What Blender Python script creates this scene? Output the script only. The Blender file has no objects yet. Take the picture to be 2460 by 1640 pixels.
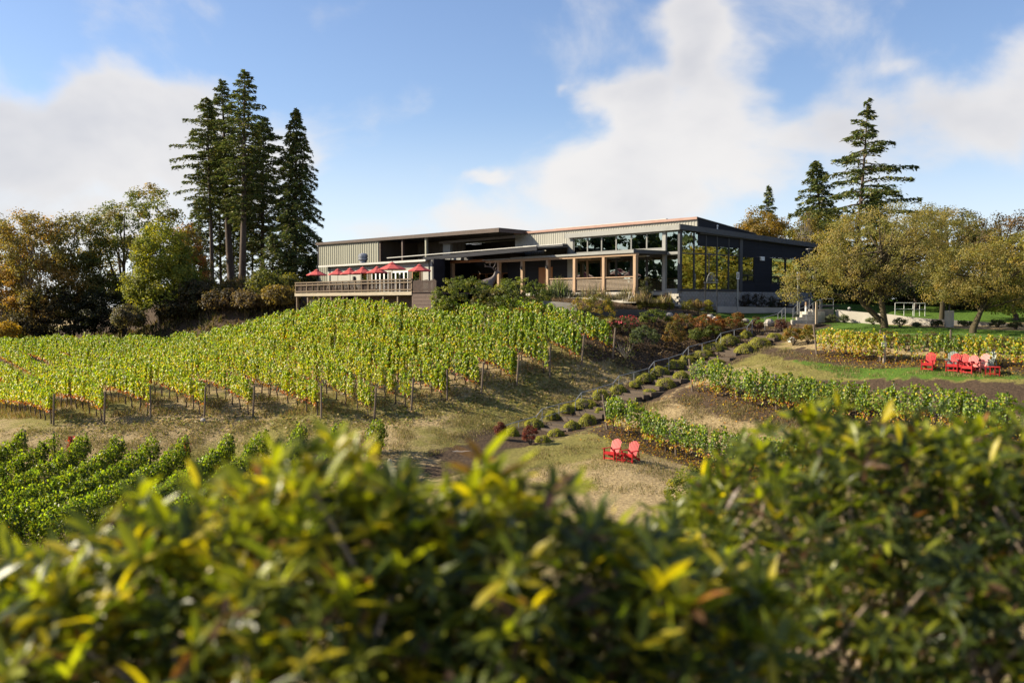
import bpy, math, random
import numpy as np
from mathutils import Vector, Matrix, noise as mnoise

random.seed(7)
rng = np.random.default_rng(7)
scene = bpy.context.scene
COL = scene.collection
R = math.radians

# ------------------------------------------------------------------ camera
# eye at the world origin: 35 mm lens, wide open, focused on the slope
FPX = 35 / 36 * 2460
PITCH = math.atan(93 / FPX)
cam_d = bpy.data.cameras.new('camera')
cam = bpy.data.objects.new('camera', cam_d)
COL.objects.link(cam)
cam.location = (0, 0, 0)
cam.rotation_euler = (math.pi / 2 - PITCH, 0, 0)
cam_d.lens = 35
cam_d.sensor_width = 36
cam_d.clip_start = 0.05
cam_d.clip_end = 9000
cam_d.dof.use_dof = True
cam_d.dof.focus_distance = 66
cam_d.dof.aperture_fstop = 1.5
scene.camera = cam

# ------------------------------------------------------------------ light
SUN_EL = R(30)
SUN_TRAVEL = Vector((0.99, -0.1, 0)).normalized()          # horizontal direction the light travels
sun_dir = Vector((-SUN_TRAVEL.x * math.cos(SUN_EL), -SUN_TRAVEL.y * math.cos(SUN_EL), math.sin(SUN_EL)))
sd = bpy.data.lights.new('sun', 'SUN')
sd.energy = 5.0
sd.angle = R(0.53)
sd.color = (1.0, 0.88, 0.66)
so = bpy.data.objects.new('sun', sd)
COL.objects.link(so)
so.rotation_euler = sun_dir.to_track_quat('Z', 'Y').to_euler()

scene.render.engine = 'CYCLES'
scene.cycles.max_bounces = 7
scene.cycles.diffuse_bounces = 3
scene.cycles.glossy_bounces = 3
scene.cycles.transmission_bounces = 4
scene.cycles.transparent_max_bounces = 8
scene.cycles.caustics_reflective = False
scene.cycles.caustics_refractive = False
scene.cycles.use_denoising = True
scene.cycles.sample_clamp_indirect = 4
scene.view_settings.view_transform = 'Standard'
scene.view_settings.look = 'None'
scene.view_settings.exposure = 1.08
scene.view_settings.gamma = 1.0
scene.view_settings.use_curve_mapping = False

# ------------------------------------------------------------------ sky
world = bpy.data.worlds.new('World')
scene.world = world
world.use_nodes = True
wt = world.node_tree
wt.nodes.clear()


def wn(t, **kw):
    n = wt.nodes.new(t)
    for k, v in kw.items():
        setattr(n, k, v)
    return n


def wm(op, a, b=None, c=None):
    n = wn('ShaderNodeMath', operation=op)
    for i, x in enumerate((a, b, c)):
        if x is None:
            continue
        if isinstance(x, (int, float)):
            n.inputs[i].default_value = x
        else:
            wt.links.new(x, n.inputs[i])
    return n.outputs[0]


sky = wn('ShaderNodeTexSky', sky_type='NISHITA')
sky.sun_disc = False
sky.sun_elevation = SUN_EL
sky.sun_rotation = math.atan2(sun_dir.x, sun_dir.y)
sky.air_density = 1.0
sky.dust_density = 0.6
sky.ozone_density = 1.6
sky.altitude = 150
tc = wn('ShaderNodeTexCoord')
sep = wn('ShaderNodeSeparateXYZ')
wt.links.new(tc.outputs['Generated'], sep.inputs[0])
az = wm('ARCTAN2', sep.outputs[0], sep.outputs[1])
el = wm('ARCSINE', sep.outputs[2])
# layered noise on the celestial sphere, stretched sideways like cumulus
mp = wn('ShaderNodeMapping')
mp.inputs['Scale'].default_value = (1.0, 1.0, 1.5)
wt.links.new(tc.outputs['Generated'], mp.inputs[0])
nz = wn('ShaderNodeTexNoise')
nz.inputs['Scale'].default_value = 5.0
nz.inputs['Detail'].default_value = 9
nz.inputs['Roughness'].default_value = 0.56
nz.inputs['Distortion'].default_value = 0.35
wt.links.new(mp.outputs[0], nz.inputs['Vector'])
nz2 = wn('ShaderNodeTexNoise')
nz2.inputs['Scale'].default_value = 2.2
nz2.inputs['Detail'].default_value = 5
nz2.inputs['Roughness'].default_value = 0.5
wt.links.new(mp.outputs[0], nz2.inputs['Vector'])


wz = wn('ShaderNodeTexNoise')
wz.inputs['Scale'].default_value = 7.0
wz.inputs['Detail'].default_value = 4
wt.links.new(mp.outputs[0], wz.inputs['Vector'])
wsep = wn('ShaderNodeSeparateColor')
wt.links.new(wz.outputs['Color'], wsep.inputs[0])
az = wm('ADD', az, wm('MULTIPLY', wm('SUBTRACT', wsep.outputs[0], 0.5), 0.16))
elw = wm('ADD', el, wm('MULTIPLY', wm('SUBTRACT', wsep.outputs[1], 0.5), 0.13))


def px_ang(px, py):
    x = (px - 1230) / FPX
    u = -(py - 820) / FPX
    X, Y, Z = x, math.cos(PITCH) + u * math.sin(PITCH), u * math.cos(PITCH) - math.sin(PITCH)
    return math.atan2(X, Y), math.atan2(Z, math.hypot(X, Y))


def blob(px, py, sx, sy, w):
    a0, e0 = px_ang(px, py)
    dx = wm('DIVIDE', wm('SUBTRACT', az, a0), sx / FPX)
    dy = wm('DIVIDE', wm('SUBTRACT', elw, e0), sy / FPX)
    q = wm('ADD', wm('MULTIPLY', dx, dx), wm('MULTIPLY', dy, dy))
    return wm('MULTIPLY', wm('POWER', 2.71828, wm('MULTIPLY', q, -1.0)), w)


# the cloud banks of that afternoon: bearings and elevations of their masses
BANKS = [(40, 340, 260, 190, 1.0), (300, 320, 210, 150, 0.95), (150, 520, 420, 120, 0.85), (620, 450, 190, 190, 0.75), (230, 260, 280, 130, 1.0), (420, 330, 150, 160, 0.95), (-60, 230, 160, 120, 1.0), (700, 500, 160, 80, 0.7), (1740, 260, 150, 220, 0.95), (1640, 30, 120, 90, 0.85), (1430, 260, 110, 80, 0.8), (1560, 440, 300, 120, 0.9), (2420, 260, 170, 160, 0.75), (2080, 350, 90, 80, 0.5),
         (1560, 300, 190, 170, 1.0), (1690, 110, 110, 190, 1.0), (1480, 420, 200, 90, 0.75), (1800, 420, 260, 120, 0.75),
         (2330, 300, 150, 110, 0.62), (2460, 200, 130, 150, 0.65), (2150, 190, 60, 40, 0.4), (1160, 437, 90, 24, 0.62),
         (1000, 530, 420, 60, 0.55), (1500, 520, 420, 60, 0.6), (2050, 380, 160, 120, 0.55), (1322, 256, 26, 24, 0.5),
         (2200, 480, 260, 80, 0.3),
         (-900, 350, 500, 220, 0.9), (3500, 300, 600, 240, 0.9), (5200, 420, 700, 200, 0.8), (-2600, 380, 800, 200, 0.8)]
dens = None
for b in BANKS:
    o = blob(*b)
    dens = o if dens is None else wm('SMOOTH_MAX', dens, o, 0.35)
# a thin general cover of broken cloud away from the banks
gen = wn('ShaderNodeMapRange', interpolation_type='SMOOTHSTEP')
gen.inputs['From Min'].default_value = 0.5
gen.inputs['From Max'].default_value = 0.72
gen.inputs['To Max'].default_value = 0.4
wt.links.new(nz2.outputs['Fac'], gen.inputs['Value'])
dens = wm('ADD', dens, gen.outputs[0])
dens = wm('ADD', dens, wm('MULTIPLY', wm('SUBTRACT', nz.outputs['Fac'], 0.5), 1.5))
al = wn('ShaderNodeMapRange', interpolation_type='SMOOTHSTEP')
al.inputs['From Min'].default_value = 0.30
al.inputs['From Max'].default_value = 0.76
wt.links.new(dens, al.inputs['Value'])
# thick cloud is greyer inside; thin edges are bright
core = wn('ShaderNodeMapRange', interpolation_type='SMOOTHSTEP')
core.inputs['From Min'].default_value = 0.72
core.inputs['From Max'].default_value = 1.3
wt.links.new(wm('ADD', wm('MULTIPLY', dens, 0.35), wm('MULTIPLY', wm('ADD', wm('MULTIPLY', nz2.outputs['Fac'], 0.6), wm('MULTIPLY', wsep.outputs[2], 0.7)), 1.0)), core.inputs['Value'])
cc = wn('ShaderNodeMixRGB')
cc.inputs[1].default_value = (6.4, 6.2, 6.05, 1)
cc.inputs[2].default_value = (4.3, 4.35, 4.7, 1)
wt.links.new(core.outputs[0], cc.inputs[0])
mx = wn('ShaderNodeMixRGB')
wt.links.new(wm('MULTIPLY', al.outputs[0], 0.93), mx.inputs[0])
# white haze low over the horizon
hz = wn('ShaderNodeMapRange', interpolation_type='SMOOTHSTEP')
hz.inputs['From Min'].default_value = 0.2
hz.inputs['From Max'].default_value = 0.0
hz.inputs['To Max'].default_value = 0.55
wt.links.new(el, hz.inputs['Value'])
hm = wn('ShaderNodeMixRGB')
hm.inputs[2].default_value = (7.0, 7.6, 8.6, 1)
wt.links.new(hz.outputs[0], hm.inputs[0])
tint = wn('ShaderNodeMixRGB', blend_type='MULTIPLY')
tint.inputs[0].default_value = 1.0
tint.inputs[2].default_value = (1.04, 1.06, 1.2, 1)
wt.links.new(sky.outputs[0], tint.inputs[1])
wt.links.new(tint.outputs[0], hm.inputs[1])
wt.links.new(hm.outputs[0], mx.inputs[1])
wt.links.new(cc.outputs[0], mx.inputs[2])
bg = wn('ShaderNodeBackground')
bg.inputs['Strength'].default_value = 0.068
wt.links.new(mx.outputs[0], bg.inputs['Color'])
wo = wn('ShaderNodeOutputWorld')
wt.links.new(bg.outputs[0], wo.inputs['Surface'])

# ------------------------------------------------------------------ helpers
ct, st = math.cos(PITCH), math.sin(PITCH)


def ray(px, py):
    x = (px - 1230) / FPX
    u = -(py - 820) / FPX
    return (x, ct + u * st, u * ct - st)


def P(px, py, Y):
    d = ray(px, py)
    s = Y / d[1]
    return Vector((d[0] * s, Y, d[2] * s))


def tag(o, label=None, cat=None, group=None, kind=None):
    if label:
        o['label'] = label
    if cat:
        o['category'] = cat
    if group:
        o['group'] = group
    if kind:
        o['kind'] = kind
    return o


def thing(name, label, cat, loc=(0, 0, 0), rz=0, group=None):
    o = bpy.data.objects.new(name, None)
    COL.objects.link(o)
    o.location = loc
    o.rotation_euler = (0, 0, rz)
    o.empty_display_size = 0.3
    return tag(o, label, cat, group)


def chain(o):
    m = Matrix.Identity(4)
    while o is not None:
        m = o.matrix_basis @ m
        o = o.parent
    return m


def link(name, me, mat, parent=None, kind=None, label=None):
    o = bpy.data.objects.new(name, me)
    COL.objects.link(o)
    if mat is not None and len(me.materials) == 0:
        me.materials.append(mat)
    o.parent = parent
    if kind:
        o['kind'] = kind
    if label:
        o['label'] = label
    return o


def raw_mesh(name, v, quads=None, tris=None, smooth=False, col=None):
    v = np.asarray(v, dtype=np.float32)
    me = bpy.data.meshes.new(name)
    loops, starts, totals = [], [], []
    n = 0
    if quads is not None and len(quads):
        q = np.asarray(quads, dtype=np.int32)
        loops.append(q.ravel())
        starts.append(np.arange(len(q)) * 4)
        totals.append(np.full(len(q), 4))
        n = len(q) * 4
    if tris is not None and len(tris):
        t = np.asarray(tris, dtype=np.int32)
        loops.append(t.ravel())
        starts.append(n + np.arange(len(t)) * 3)
        totals.append(np.full(len(t), 3))
    loops = np.concatenate(loops).astype(np.int32)
    starts = np.concatenate(starts).astype(np.int32)
    totals = np.concatenate(totals).astype(np.int32)
    me.vertices.add(len(v))
    me.vertices.foreach_set('co', v.ravel())
    me.loops.add(len(loops))
    me.loops.foreach_set('vertex_index', loops)
    me.polygons.add(len(starts))
    me.polygons.foreach_set('loop_start', starts)
    me.polygons.foreach_set('loop_total', totals)
    if smooth:
        me.polygons.foreach_set('use_smooth', np.ones(len(starts), dtype=bool))
    if col is not None:
        a = me.attributes.new('col', 'FLOAT_COLOR', 'POINT')
        c = np.ones((len(v), 4), dtype=np.float32)
        c[:, :3] = col
        a.data.foreach_set('color', c.ravel())
    me.update(calc_edges=True)
    return me


class MB:
    """collects boxes, bars, tubes and prisms into one mesh"""

    def __init__(self):
        self.v, self.f = [], []

    def add(self, vs, fs):
        n = len(self.v)
        self.v += [tuple(p) for p in vs]
        self.f += [tuple(i + n for i in f) for f in fs]
        return self

    def box(self, x0, x1, y0, y1, z0, z1):
        v = [(x0, y0, z0), (x1, y0, z0), (x1, y1, z0), (x0, y1, z0), (x0, y0, z1), (x1, y0, z1), (x1, y1, z1), (x0, y1, z1)]
        return self.add(v, [(3, 2, 1, 0), (4, 5, 6, 7), (0, 1, 5, 4), (1, 2, 6, 5), (2, 3, 7, 6), (3, 0, 4, 7)])

    def hexa(self, b, t):
        return self.add(list(b) + list(t), [(3, 2, 1, 0), (4, 5, 6, 7), (0, 1, 5, 4), (1, 2, 6, 5), (2, 3, 7, 6), (3, 0, 4, 7)])

    def bar(self, a, b, w, h, up=(0, 0, 1)):
        a, b = Vector(a), Vector(b)
        d = (b - a).normalized()
        up = Vector(up)
        if abs(d.dot(up)) > 0.98:
            up = Vector((0, 1, 0))
        s = d.cross(up).normalized() * (w / 2)
        t = s.cross(d).normalized() * (h / 2)
        return self.hexa([a - s - t, a + s - t, a + s + t, a - s + t], [b - s - t, b + s - t, b + s + t, b - s + t])

    def tube(self, pts, rad, n=6, cap=True):
        pts = [Vector(p) for p in pts]
        if not hasattr(rad, '__len__'):
            rad = [rad] * len(pts)
        base = len(self.v)
        prev = None
        for i, p in enumerate(pts):
            d = (pts[min(i + 1, len(pts) - 1)] - pts[max(i - 1, 0)]).normalized()
            if prev is None:
                s = d.orthogonal().normalized()
            else:
                s = (prev - d * prev.dot(d))
                s = s.normalized() if s.length > 1e-5 else d.orthogonal().normalized()
            prev = s
            t = d.cross(s)
            for k in range(n):
                a = 2 * math.pi * k / n
                self.v.append(tuple(p + (s * math.cos(a) + t * math.sin(a)) * rad[i]))
        for i in range(len(pts) - 1):
            for k in range(n):
                a = base + i * n + k
                b = base + i * n + (k + 1) % n
                self.f.append((a, b, b + n, a + n))
        if cap:
            self.f.append(tuple(base + k for k in reversed(range(n))))
            self.f.append(tuple(base + (len(pts) - 1) * n + k for k in range(n)))
        return self

    def lathe(self, prof, n=16, c=(0, 0, 0)):
        base = len(self.v)
        for r, z in prof:
            for k in range(n):
                a = 2 * math.pi * k / n
                self.v.append((c[0] + r * math.cos(a), c[1] + r * math.sin(a), c[2] + z))
        for i in range(len(prof) - 1):
            for k in range(n):
                a = base + i * n + k
                b = base + i * n + (k + 1) % n
                self.f.append((a, b, b + n, a + n))
        self.f.append(tuple(base + k for k in reversed(range(n))))
        self.f.append(tuple(base + (len(prof) - 1) * n + k for k in range(n)))
        return self

    def mesh(self, name, smooth=False):
        me = bpy.data.meshes.new(name)
        me.from_pydata(self.v, [], self.f)
        if smooth:
            me.polygons.foreach_set('use_smooth', np.ones(len(me.polygons), dtype=bool))
        me.update()
        return me

    def build(self, name, mat, parent=None, world=False, smooth=False, kind=None, label=None):
        if world and parent is not None:
            m = chain(parent).inverted()
            self.v = [tuple(m @ Vector(p)) for p in self.v]
        return link(name, self.mesh(name, smooth), mat, parent, kind, label)


def copy_tree(o, parent=None):
    c = o.copy()
    COL.objects.link(c)
    c.parent = parent
    for ch in o.children:
        copy_tree(ch, c)
    return c


# ------------------------------------------------------------------ materials
def nodes(name):
    m = bpy.data.materials.new(name)
    m.use_nodes = True
    nt = m.node_tree
    nt.nodes.clear()
    out = nt.nodes.new('ShaderNodeOutputMaterial')
    return m, nt, out


def N(nt, t, **kw):
    n = nt.nodes.new(t)
    for k, v in kw.items():
        setattr(n, k, v)
    return n


def mat(name, c, rough=0.7, var=0.25, scale=3.0, bump=0.0, metal=0.0, c2=None, stretch=(1, 1, 1), spec=0.4, bscale=None):
    m, nt, out = nodes(name)
    b = N(nt, 'ShaderNodeBsdfPrincipled')
    b.inputs['Roughness'].default_value = rough
    b.inputs['Metallic'].default_value = metal
    b.inputs['Specular IOR Level'].default_value = spec
    tcn = N(nt, 'ShaderNodeTexCoord')
    mpn = N(nt, 'ShaderNodeMapping')
    mpn.inputs['Scale'].default_value = stretch
    nt.links.new(tcn.outputs['Object'], mpn.inputs[0])
    nzn = N(nt, 'ShaderNodeTexNoise')
    nzn.inputs['Scale'].default_value = scale
    nzn.inputs['Detail'].default_value = 6
    nzn.inputs['Roughness'].default_value = 0.65
    nt.links.new(mpn.outputs[0], nzn.inputs['Vector'])
    mr = N(nt, 'ShaderNodeMapRange')
    mr.inputs['From Min'].default_value = 0.3
    mr.inputs['From Max'].default_value = 0.7
    nt.links.new(nzn.outputs['Fac'], mr.inputs['Value'])
    mixn = N(nt, 'ShaderNodeMixRGB')
    if c2 is None:
        c2 = tuple(x * (1 - var) for x in c)
        c = tuple(min(1, x * (1 + var * 0.6)) for x in c)
    mixn.inputs[1].default_value = (*c, 1)
    mixn.inputs[2].default_value = (*c2, 1)
    nt.links.new(mr.outputs[0], mixn.inputs[0])
    # each object also a little different from its neighbours
    oi = N(nt, 'ShaderNodeObjectInfo')
    mr2 = N(nt, 'ShaderNodeMapRange')
    mr2.inputs['To Min'].default_value = 1 - var * 0.35
    mr2.inputs['To Max'].default_value = 1 + var * 0.35
    nt.links.new(oi.outputs['Random'], mr2.inputs['Value'])
    mul = N(nt, 'ShaderNodeVectorMath', operation='SCALE')
    nt.links.new(mixn.outputs[0], mul.inputs[0])
    nt.links.new(mr2.outputs[0], mul.inputs['Scale'])
    nt.links.new(mul.outputs[0], b.inputs['Base Color'])
    if bump:
        nb = N(nt, 'ShaderNodeTexNoise')
        nb.inputs['Scale'].default_value = bscale or scale * 5
        nb.inputs['Detail'].default_value = 4
        nt.links.new(mpn.outputs[0], nb.inputs['Vector'])
        bp = N(nt, 'ShaderNodeBump')
        bp.inputs['Strength'].default_value = bump
        bp.inputs['Distance'].default_value = 0.02
        nt.links.new(nb.outputs['Fac'], bp.inputs['Height'])
        nt.links.new(bp.outputs[0], b.inputs['Normal'])
    nt.links.new(b.outputs[0], out.inputs[0])
    return m


def leaf_mat(name, trans=0.4, rough=0.5, spec=0.35, gain=1.0, tgain=(1.25, 1.3, 0.6)):
    m, nt, out = nodes(name)
    at = N(nt, 'ShaderNodeAttribute', attribute_name='col')
    b = N(nt, 'ShaderNodeBsdfPrincipled')
    b.inputs['Roughness'].default_value = rough
    b.inputs['Specular IOR Level'].default_value = spec
    nt.links.new(at.outputs['Color'], b.inputs['Base Color'])
    t = N(nt, 'ShaderNodeBsdfTranslucent')
    mu = N(nt, 'ShaderNodeMixRGB', blend_type='MULTIPLY')
    mu.inputs[0].default_value = 1
    mu.inputs[2].default_value = (*tgain, 1)
    nt.links.new(at.outputs['Color'], mu.inputs[1])
    nt.links.new(mu.outputs[0], t.inputs['Color'])
    mixs = N(nt, 'ShaderNodeMixShader')
    mixs.inputs[0].default_value = trans
    nt.links.new(b.outputs[0], mixs.inputs[1])
    nt.links.new(t.outputs[0], mixs.inputs[2])
    nt.links.new(mixs.outputs[0], out.inputs[0])
    return m


def glass_mat(name, tcol, refl, gcol=(0.9, 0.95, 0.95)):
    m, nt, out = nodes(name)
    tr = N(nt, 'ShaderNodeBsdfTransparent')
    tr.inputs[0].default_value = (*tcol, 1)
    gl = N(nt, 'ShaderNodeBsdfGlossy')
    gl.inputs['Color'].default_value = (*gcol, 1)
    gl.inputs['Roughness'].default_value = 0.005
    tcn = N(nt, 'ShaderNodeTexCoord')
    nb = N(nt, 'ShaderNodeTexNoise')
    nb.inputs['Scale'].default_value = 0.9
    nt.links.new(tcn.outputs['Object'], nb.inputs['Vector'])
    bp = N(nt, 'ShaderNodeBump')
    bp.inputs['Strength'].default_value = 0.05
    bp.inputs['Distance'].default_value = 0.05
    nt.links.new(nb.outputs['Fac'], bp.inputs['Height'])
    nt.links.new(bp.outputs[0], gl.inputs['Normal'])
    ms = N(nt, 'ShaderNodeMixShader')
    ms.inputs[0].default_value = refl
    nt.links.new(tr.outputs[0], ms.inputs[1])
    nt.links.new(gl.outputs[0], ms.inputs[2])
    nt.links.new(ms.outputs[0], out.inputs[0])
    return m


M = {}
M['vine'] = leaf_mat('vine_leaf', 0.45, 0.42, 0.4, tgain=(1.5, 1.6, 0.45))
M['tree'] = leaf_mat('tree_leaf', 0.47, 0.55, 0.3, tgain=(1.4, 1.35, 0.6))
M['needle'] = leaf_mat('needle', 0.25, 0.6, 0.25)
M['rhodo'] = leaf_mat('rhododendron_leaf', 0.48, 0.36, 0.45, tgain=(1.9, 1.9, 0.35))
M['grass'] = leaf_mat('grass_blade', 0.3, 0.6, 0.2)
M['bark'] = mat('bark', (0.09, 0.065, 0.05), 0.9, 0.5, 6, 0.6, stretch=(1, 1, 0.25))
M['bark_grey'] = mat('grey_bark', (0.22, 0.19, 0.16), 0.9, 0.4, 6, 0.5, stretch=(1, 1, 0.3))
M['bark_moss'] = mat('mossy_bark', (0.05, 0.034, 0.022), 0.9, 0.4, 5, 0.6, c2=(0.065, 0.055, 0.022))
M['vine_trunk'] = mat('vine_wood', (0.07, 0.05, 0.04), 0.9, 0.4, 20, 0.5)
M['stem'] = mat('shrub_stem', (0.36, 0.27, 0.2), 0.8, 0.4, 25, 0.4)
M['post'] = mat('weathered_post', (0.16, 0.12, 0.09), 0.85, 0.4, 8, 0.4, stretch=(4, 4, 0.6))
M['post_pale'] = mat('pale_post', (0.42, 0.33, 0.24), 0.85, 0.35, 8, 0.4, stretch=(4, 4, 0.6))
M['wire'] = mat('wire', (0.12, 0.12, 0.12), 0.6, 0.1, 3)
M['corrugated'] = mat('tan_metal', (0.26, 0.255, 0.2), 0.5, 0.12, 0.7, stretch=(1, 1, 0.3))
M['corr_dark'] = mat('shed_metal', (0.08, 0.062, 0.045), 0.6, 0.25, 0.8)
M['hall_metal'] = mat('grey_ribbed_metal', (0.29, 0.28, 0.24), 0.5, 0.12, 0.6, stretch=(1, 1, 0.4))
M['annex_wall'] = mat('grey_stucco', (0.33, 0.32, 0.28), 0.85, 0.1, 1.5, 0.1)
M['dark_trim'] = mat('charcoal_trim', (0.05, 0.05, 0.055), 0.5, 0.2, 2)
M['navy'] = mat('dark_siding', (0.021, 0.022, 0.028), 0.7, 0.3, 1.0, spec=0.15, stretch=(0.3, 0.3, 3))
M['grey_trim'] = mat('grey_trim', (0.24, 0.24, 0.225), 0.5, 0.12, 2)
M['copper'] = mat('red_flashing', (0.24, 0.115, 0.085), 0.5, 0.3, 0.5, c2=(0.3, 0.19, 0.15))
M['roof_dark'] = mat('dark_roof', (0.06, 0.055, 0.05), 0.6, 0.3, 1.0)
M['roof_light'] = mat('pale_roof_edge', (0.45, 0.44, 0.41), 0.4, 0.15, 1.5)
M['brown_metal'] = mat('brown_fascia', (0.065, 0.042, 0.032), 0.6, 0.3, 1.5)
M['wood_post'] = mat('cedar_timber', (0.36, 0.235, 0.14), 0.65, 0.25, 5, 0.15, stretch=(3, 3, 0.4))
M['wood_warm'] = mat('warm_wood', (0.34, 0.15, 0.06), 0.6, 0.25, 4, stretch=(3, 3, 0.4))
M['deck_rail'] = mat('deck_rail_wood', (0.14, 0.098, 0.062), 0.75, 0.3, 4, stretch=(0.4, 3, 3))
M['deck_dark'] = mat('deck_dark_wood', (0.085, 0.055, 0.045), 0.8, 0.3, 4)
M['deck_fascia'] = mat('deck_fascia_board', (0.32, 0.27, 0.2), 0.8, 0.25, 3, stretch=(0.4, 3, 3))
M['concrete'] = mat('concrete', (0.42, 0.39, 0.34), 0.9, 0.15, 1.2, 0.2)
M['concrete_dark'] = mat('weathered_concrete', (0.25, 0.23, 0.2), 0.9, 0.25, 1.2, 0.2)
M['block'] = mat('split_block', (0.3, 0.29, 0.275), 0.95, 0.25, 6, 0.7)
M['red_fabric'] = mat('red_canvas', (0.46, 0.075, 0.07), 0.8, 0.25, 2)
M['red_paint'] = mat('red_paint', (0.45, 0.014, 0.017), 0.45, 0.3, 5)
M['red_faded'] = mat('faded_red_paint', (0.62, 0.17, 0.15), 0.5, 0.15, 3)
M['grey_paint'] = mat('grey_green_paint', (0.24, 0.28, 0.25), 0.5, 0.2, 3)
M['steel'] = mat('galvanised_steel', (0.3, 0.31, 0.33), 0.42, 0.12, 4, metal=0.5)
M['black_metal'] = mat('black_metal', (0.03, 0.03, 0.032), 0.45, 0.2, 4)
M['white_paint'] = mat('white_paint', (0.75, 0.75, 0.73), 0.5, 0.06, 4)
M['bronze'] = mat('bronze', (0.11, 0.085, 0.075), 0.55, 0.35, 3, 0.2, metal=0.0, c2=(0.16, 0.13, 0.12), spec=0.3)
M['timber'] = mat('landscape_timber', (0.095, 0.07, 0.05), 0.9, 0.35, 5, 0.5, stretch=(0.4, 4, 4))
M['tread'] = mat('bark_tread', (0.065, 0.048, 0.034), 0.95, 0.4, 9, 0.7)
M['stone'] = mat('field_stone', (0.36, 0.32, 0.28), 0.95, 0.3, 3, 0.5)
M['path'] = mat('grey_path', (0.2, 0.185, 0.17), 0.9, 0.15, 3, 0.2)
M['interior'] = mat('interior_wall', (0.4, 0.27, 0.13), 0.8, 0.25, 0.8)
M['interior_dark'] = mat('interior_dark', (0.1, 0.075, 0.05), 0.8, 0.3, 0.8)
M['floor'] = mat('interior_floor', (0.25, 0.17, 0.09), 0.5, 0.2, 1)
M['yellow_wood'] = mat('blond_wood', (0.62, 0.42, 0.1), 0.5, 0.2, 3)
M['sign'] = mat('sign_board', (0.8, 0.72, 0.6), 0.6, 0.05, 3)
M['glass'] = glass_mat('window_glass', (0.62, 0.66, 0.42), 0.36)
M['glass_front'] = glass_mat('front_window_glass', (0.34, 0.4, 0.37), 0.3, (0.8, 0.95, 0.93))

# ------------------------------------------------------------------ terrain heights
U = (-0.7782 * 0 - 0.6280, 0.7782)          # along the vine rows and the building front, away from the eye
V = (0.7782, 0.6280)                         # up the stair, across the rows


def rowY(px, c):
    r = (px - 1230) / FPX
    return c / (V[1] + V[0] * r)


ROW_C = {k: 27.8 + 2.35 * k for k in range(-6, 12)}
ROW_END = {-5: (128, 1022), -4: (250, 1017), -3: (362, 1003), -2: (490, 1004), -1: (607, 1002), 0: (772, 1005), 1: (898, 1010),
           2: (987, 986), 3: (1074, 964), 4: (1155, 945), 5: (1240, 925), 6: (1321, 907), 7: (1396, 875), 8: (1471, 856)}
ctrl = []
for k, (px, py) in ROW_END.items():
    p = P(px, py, rowY(px, ROW_C[k]))
    ctrl.append((p.x, p.y, p.z))


def cp(px, py, Y):
    p = P(px, py, Y)
    ctrl.append((p.x, p.y, p.z))


for a in [(766, 938, 63.2), (695, 921, 66.4), (890, 943, 62.8), (824, 919, 65.5), (543, 964, 62.9), (462, 933, 67.3), (532, 920, 69.3),
          (0, 989, 70.4), (0, 934, 80.7), (0, 880, 91), (119, 940, 77.8), (47, 867, 95), (189, 924, 79.8), (162, 871, 90.7), (261, 910, 81.3),
          (0, 846, 110), (450, 793, 104), (620, 782, 99), (700, 776, 95), (850, 764, 86), (1000, 772, 80), (1150, 790, 75), (1250, 800, 72),
          (1400, 800, 71), (1500, 803, 70.5), (1640, 742, 77.5), (1500, 722, 79), (1330, 720, 82),
          (1700, 749, 80), (1760, 768, 74.5), (1890, 775, 74), (1905, 746, 83), (2014, 772, 75), (2140, 779, 72), (2240, 783, 70), (2130, 786, 68.5),
          (2343, 801, 63.5), (2440, 808, 61), (1964, 852, 62.5), (2124, 871, 59), (2296, 876, 55.6), (2440, 885, 52.7), (2230, 890, 54.5),
          (2300, 905, 53.0), (2300, 962, 49.5), (2050, 900, 57.5), (2050, 950, 54), (1665, 938, 60), (1805, 974, 56), (1921, 991, 54),
          (2100, 1020, 51), (2365, 1050, 46), (1460, 1030, 56), (1590, 1086, 52.6), (1772, 1138, 49), (1500, 1106, 48.5), (1700, 1010, 56),
          (1750, 1180, 44), (1400, 1160, 46), (1100, 1085, 52), (1100, 1000, 58), (1000, 1060, 53), (800, 1060, 54), (400, 1110, 54), (550, 1107, 54),
          (100, 1110, 54), (0, 1350, 35), (300, 1300, 38), (600, 1250, 41), (1000, 1250, 41), (1780, 860, 66), (1850, 880, 62),
          (509, 706, 108), (582, 718, 104), (700, 722, 101), (440, 745, 108), (509, 702, 132), (582, 712, 128), (626, 692, 139), (708, 712, 127),
          (300, 830, 114), (100, 850, 118)]:
    cp(*a)
for px, Y, b in [(1302, 59, 1020), (1397, 61, 980), (1487, 63, 941), (1572, 65.1, 904), (1654, 67.2, 870), (1732, 69.3, 835), (1807, 71.5, 803), (1838, 72.4, 794)]:
    cp(px, b, Y)
for x in (-60, -30, -10, 10, 30, 60):
    ctrl += [(x, -8, -1.7), (x, 3, -1.75), (x, 16, -6.0 if x < 40 else -5), (x, 170, -5), (x, 140, -2.5 if abs(x) > 20 else 0.0)]
ctrl += [(-90, 60, -9), (-90, 100, -7), (90, 60, -2), (90, 100, 1), (55, 30, -7), (60, 45, -4.5), (-60, 35, -9.6), (-45, 50, -9),
         (20, 95, 0.4), (0, 100, 0.5), (-20, 112, 0.5), (45, 90, 0.0), (40, 75, -1.2), (60, 72, -1.3), (-70, 130, -4.5), (15, 120, 0), (30, 110, 0.3)]
CT = np.array(ctrl)


def tps_k(r2):
    return np.where(r2 > 1e-9, 0.5 * r2 * np.log(np.maximum(r2, 1e-9)), 0)


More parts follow.
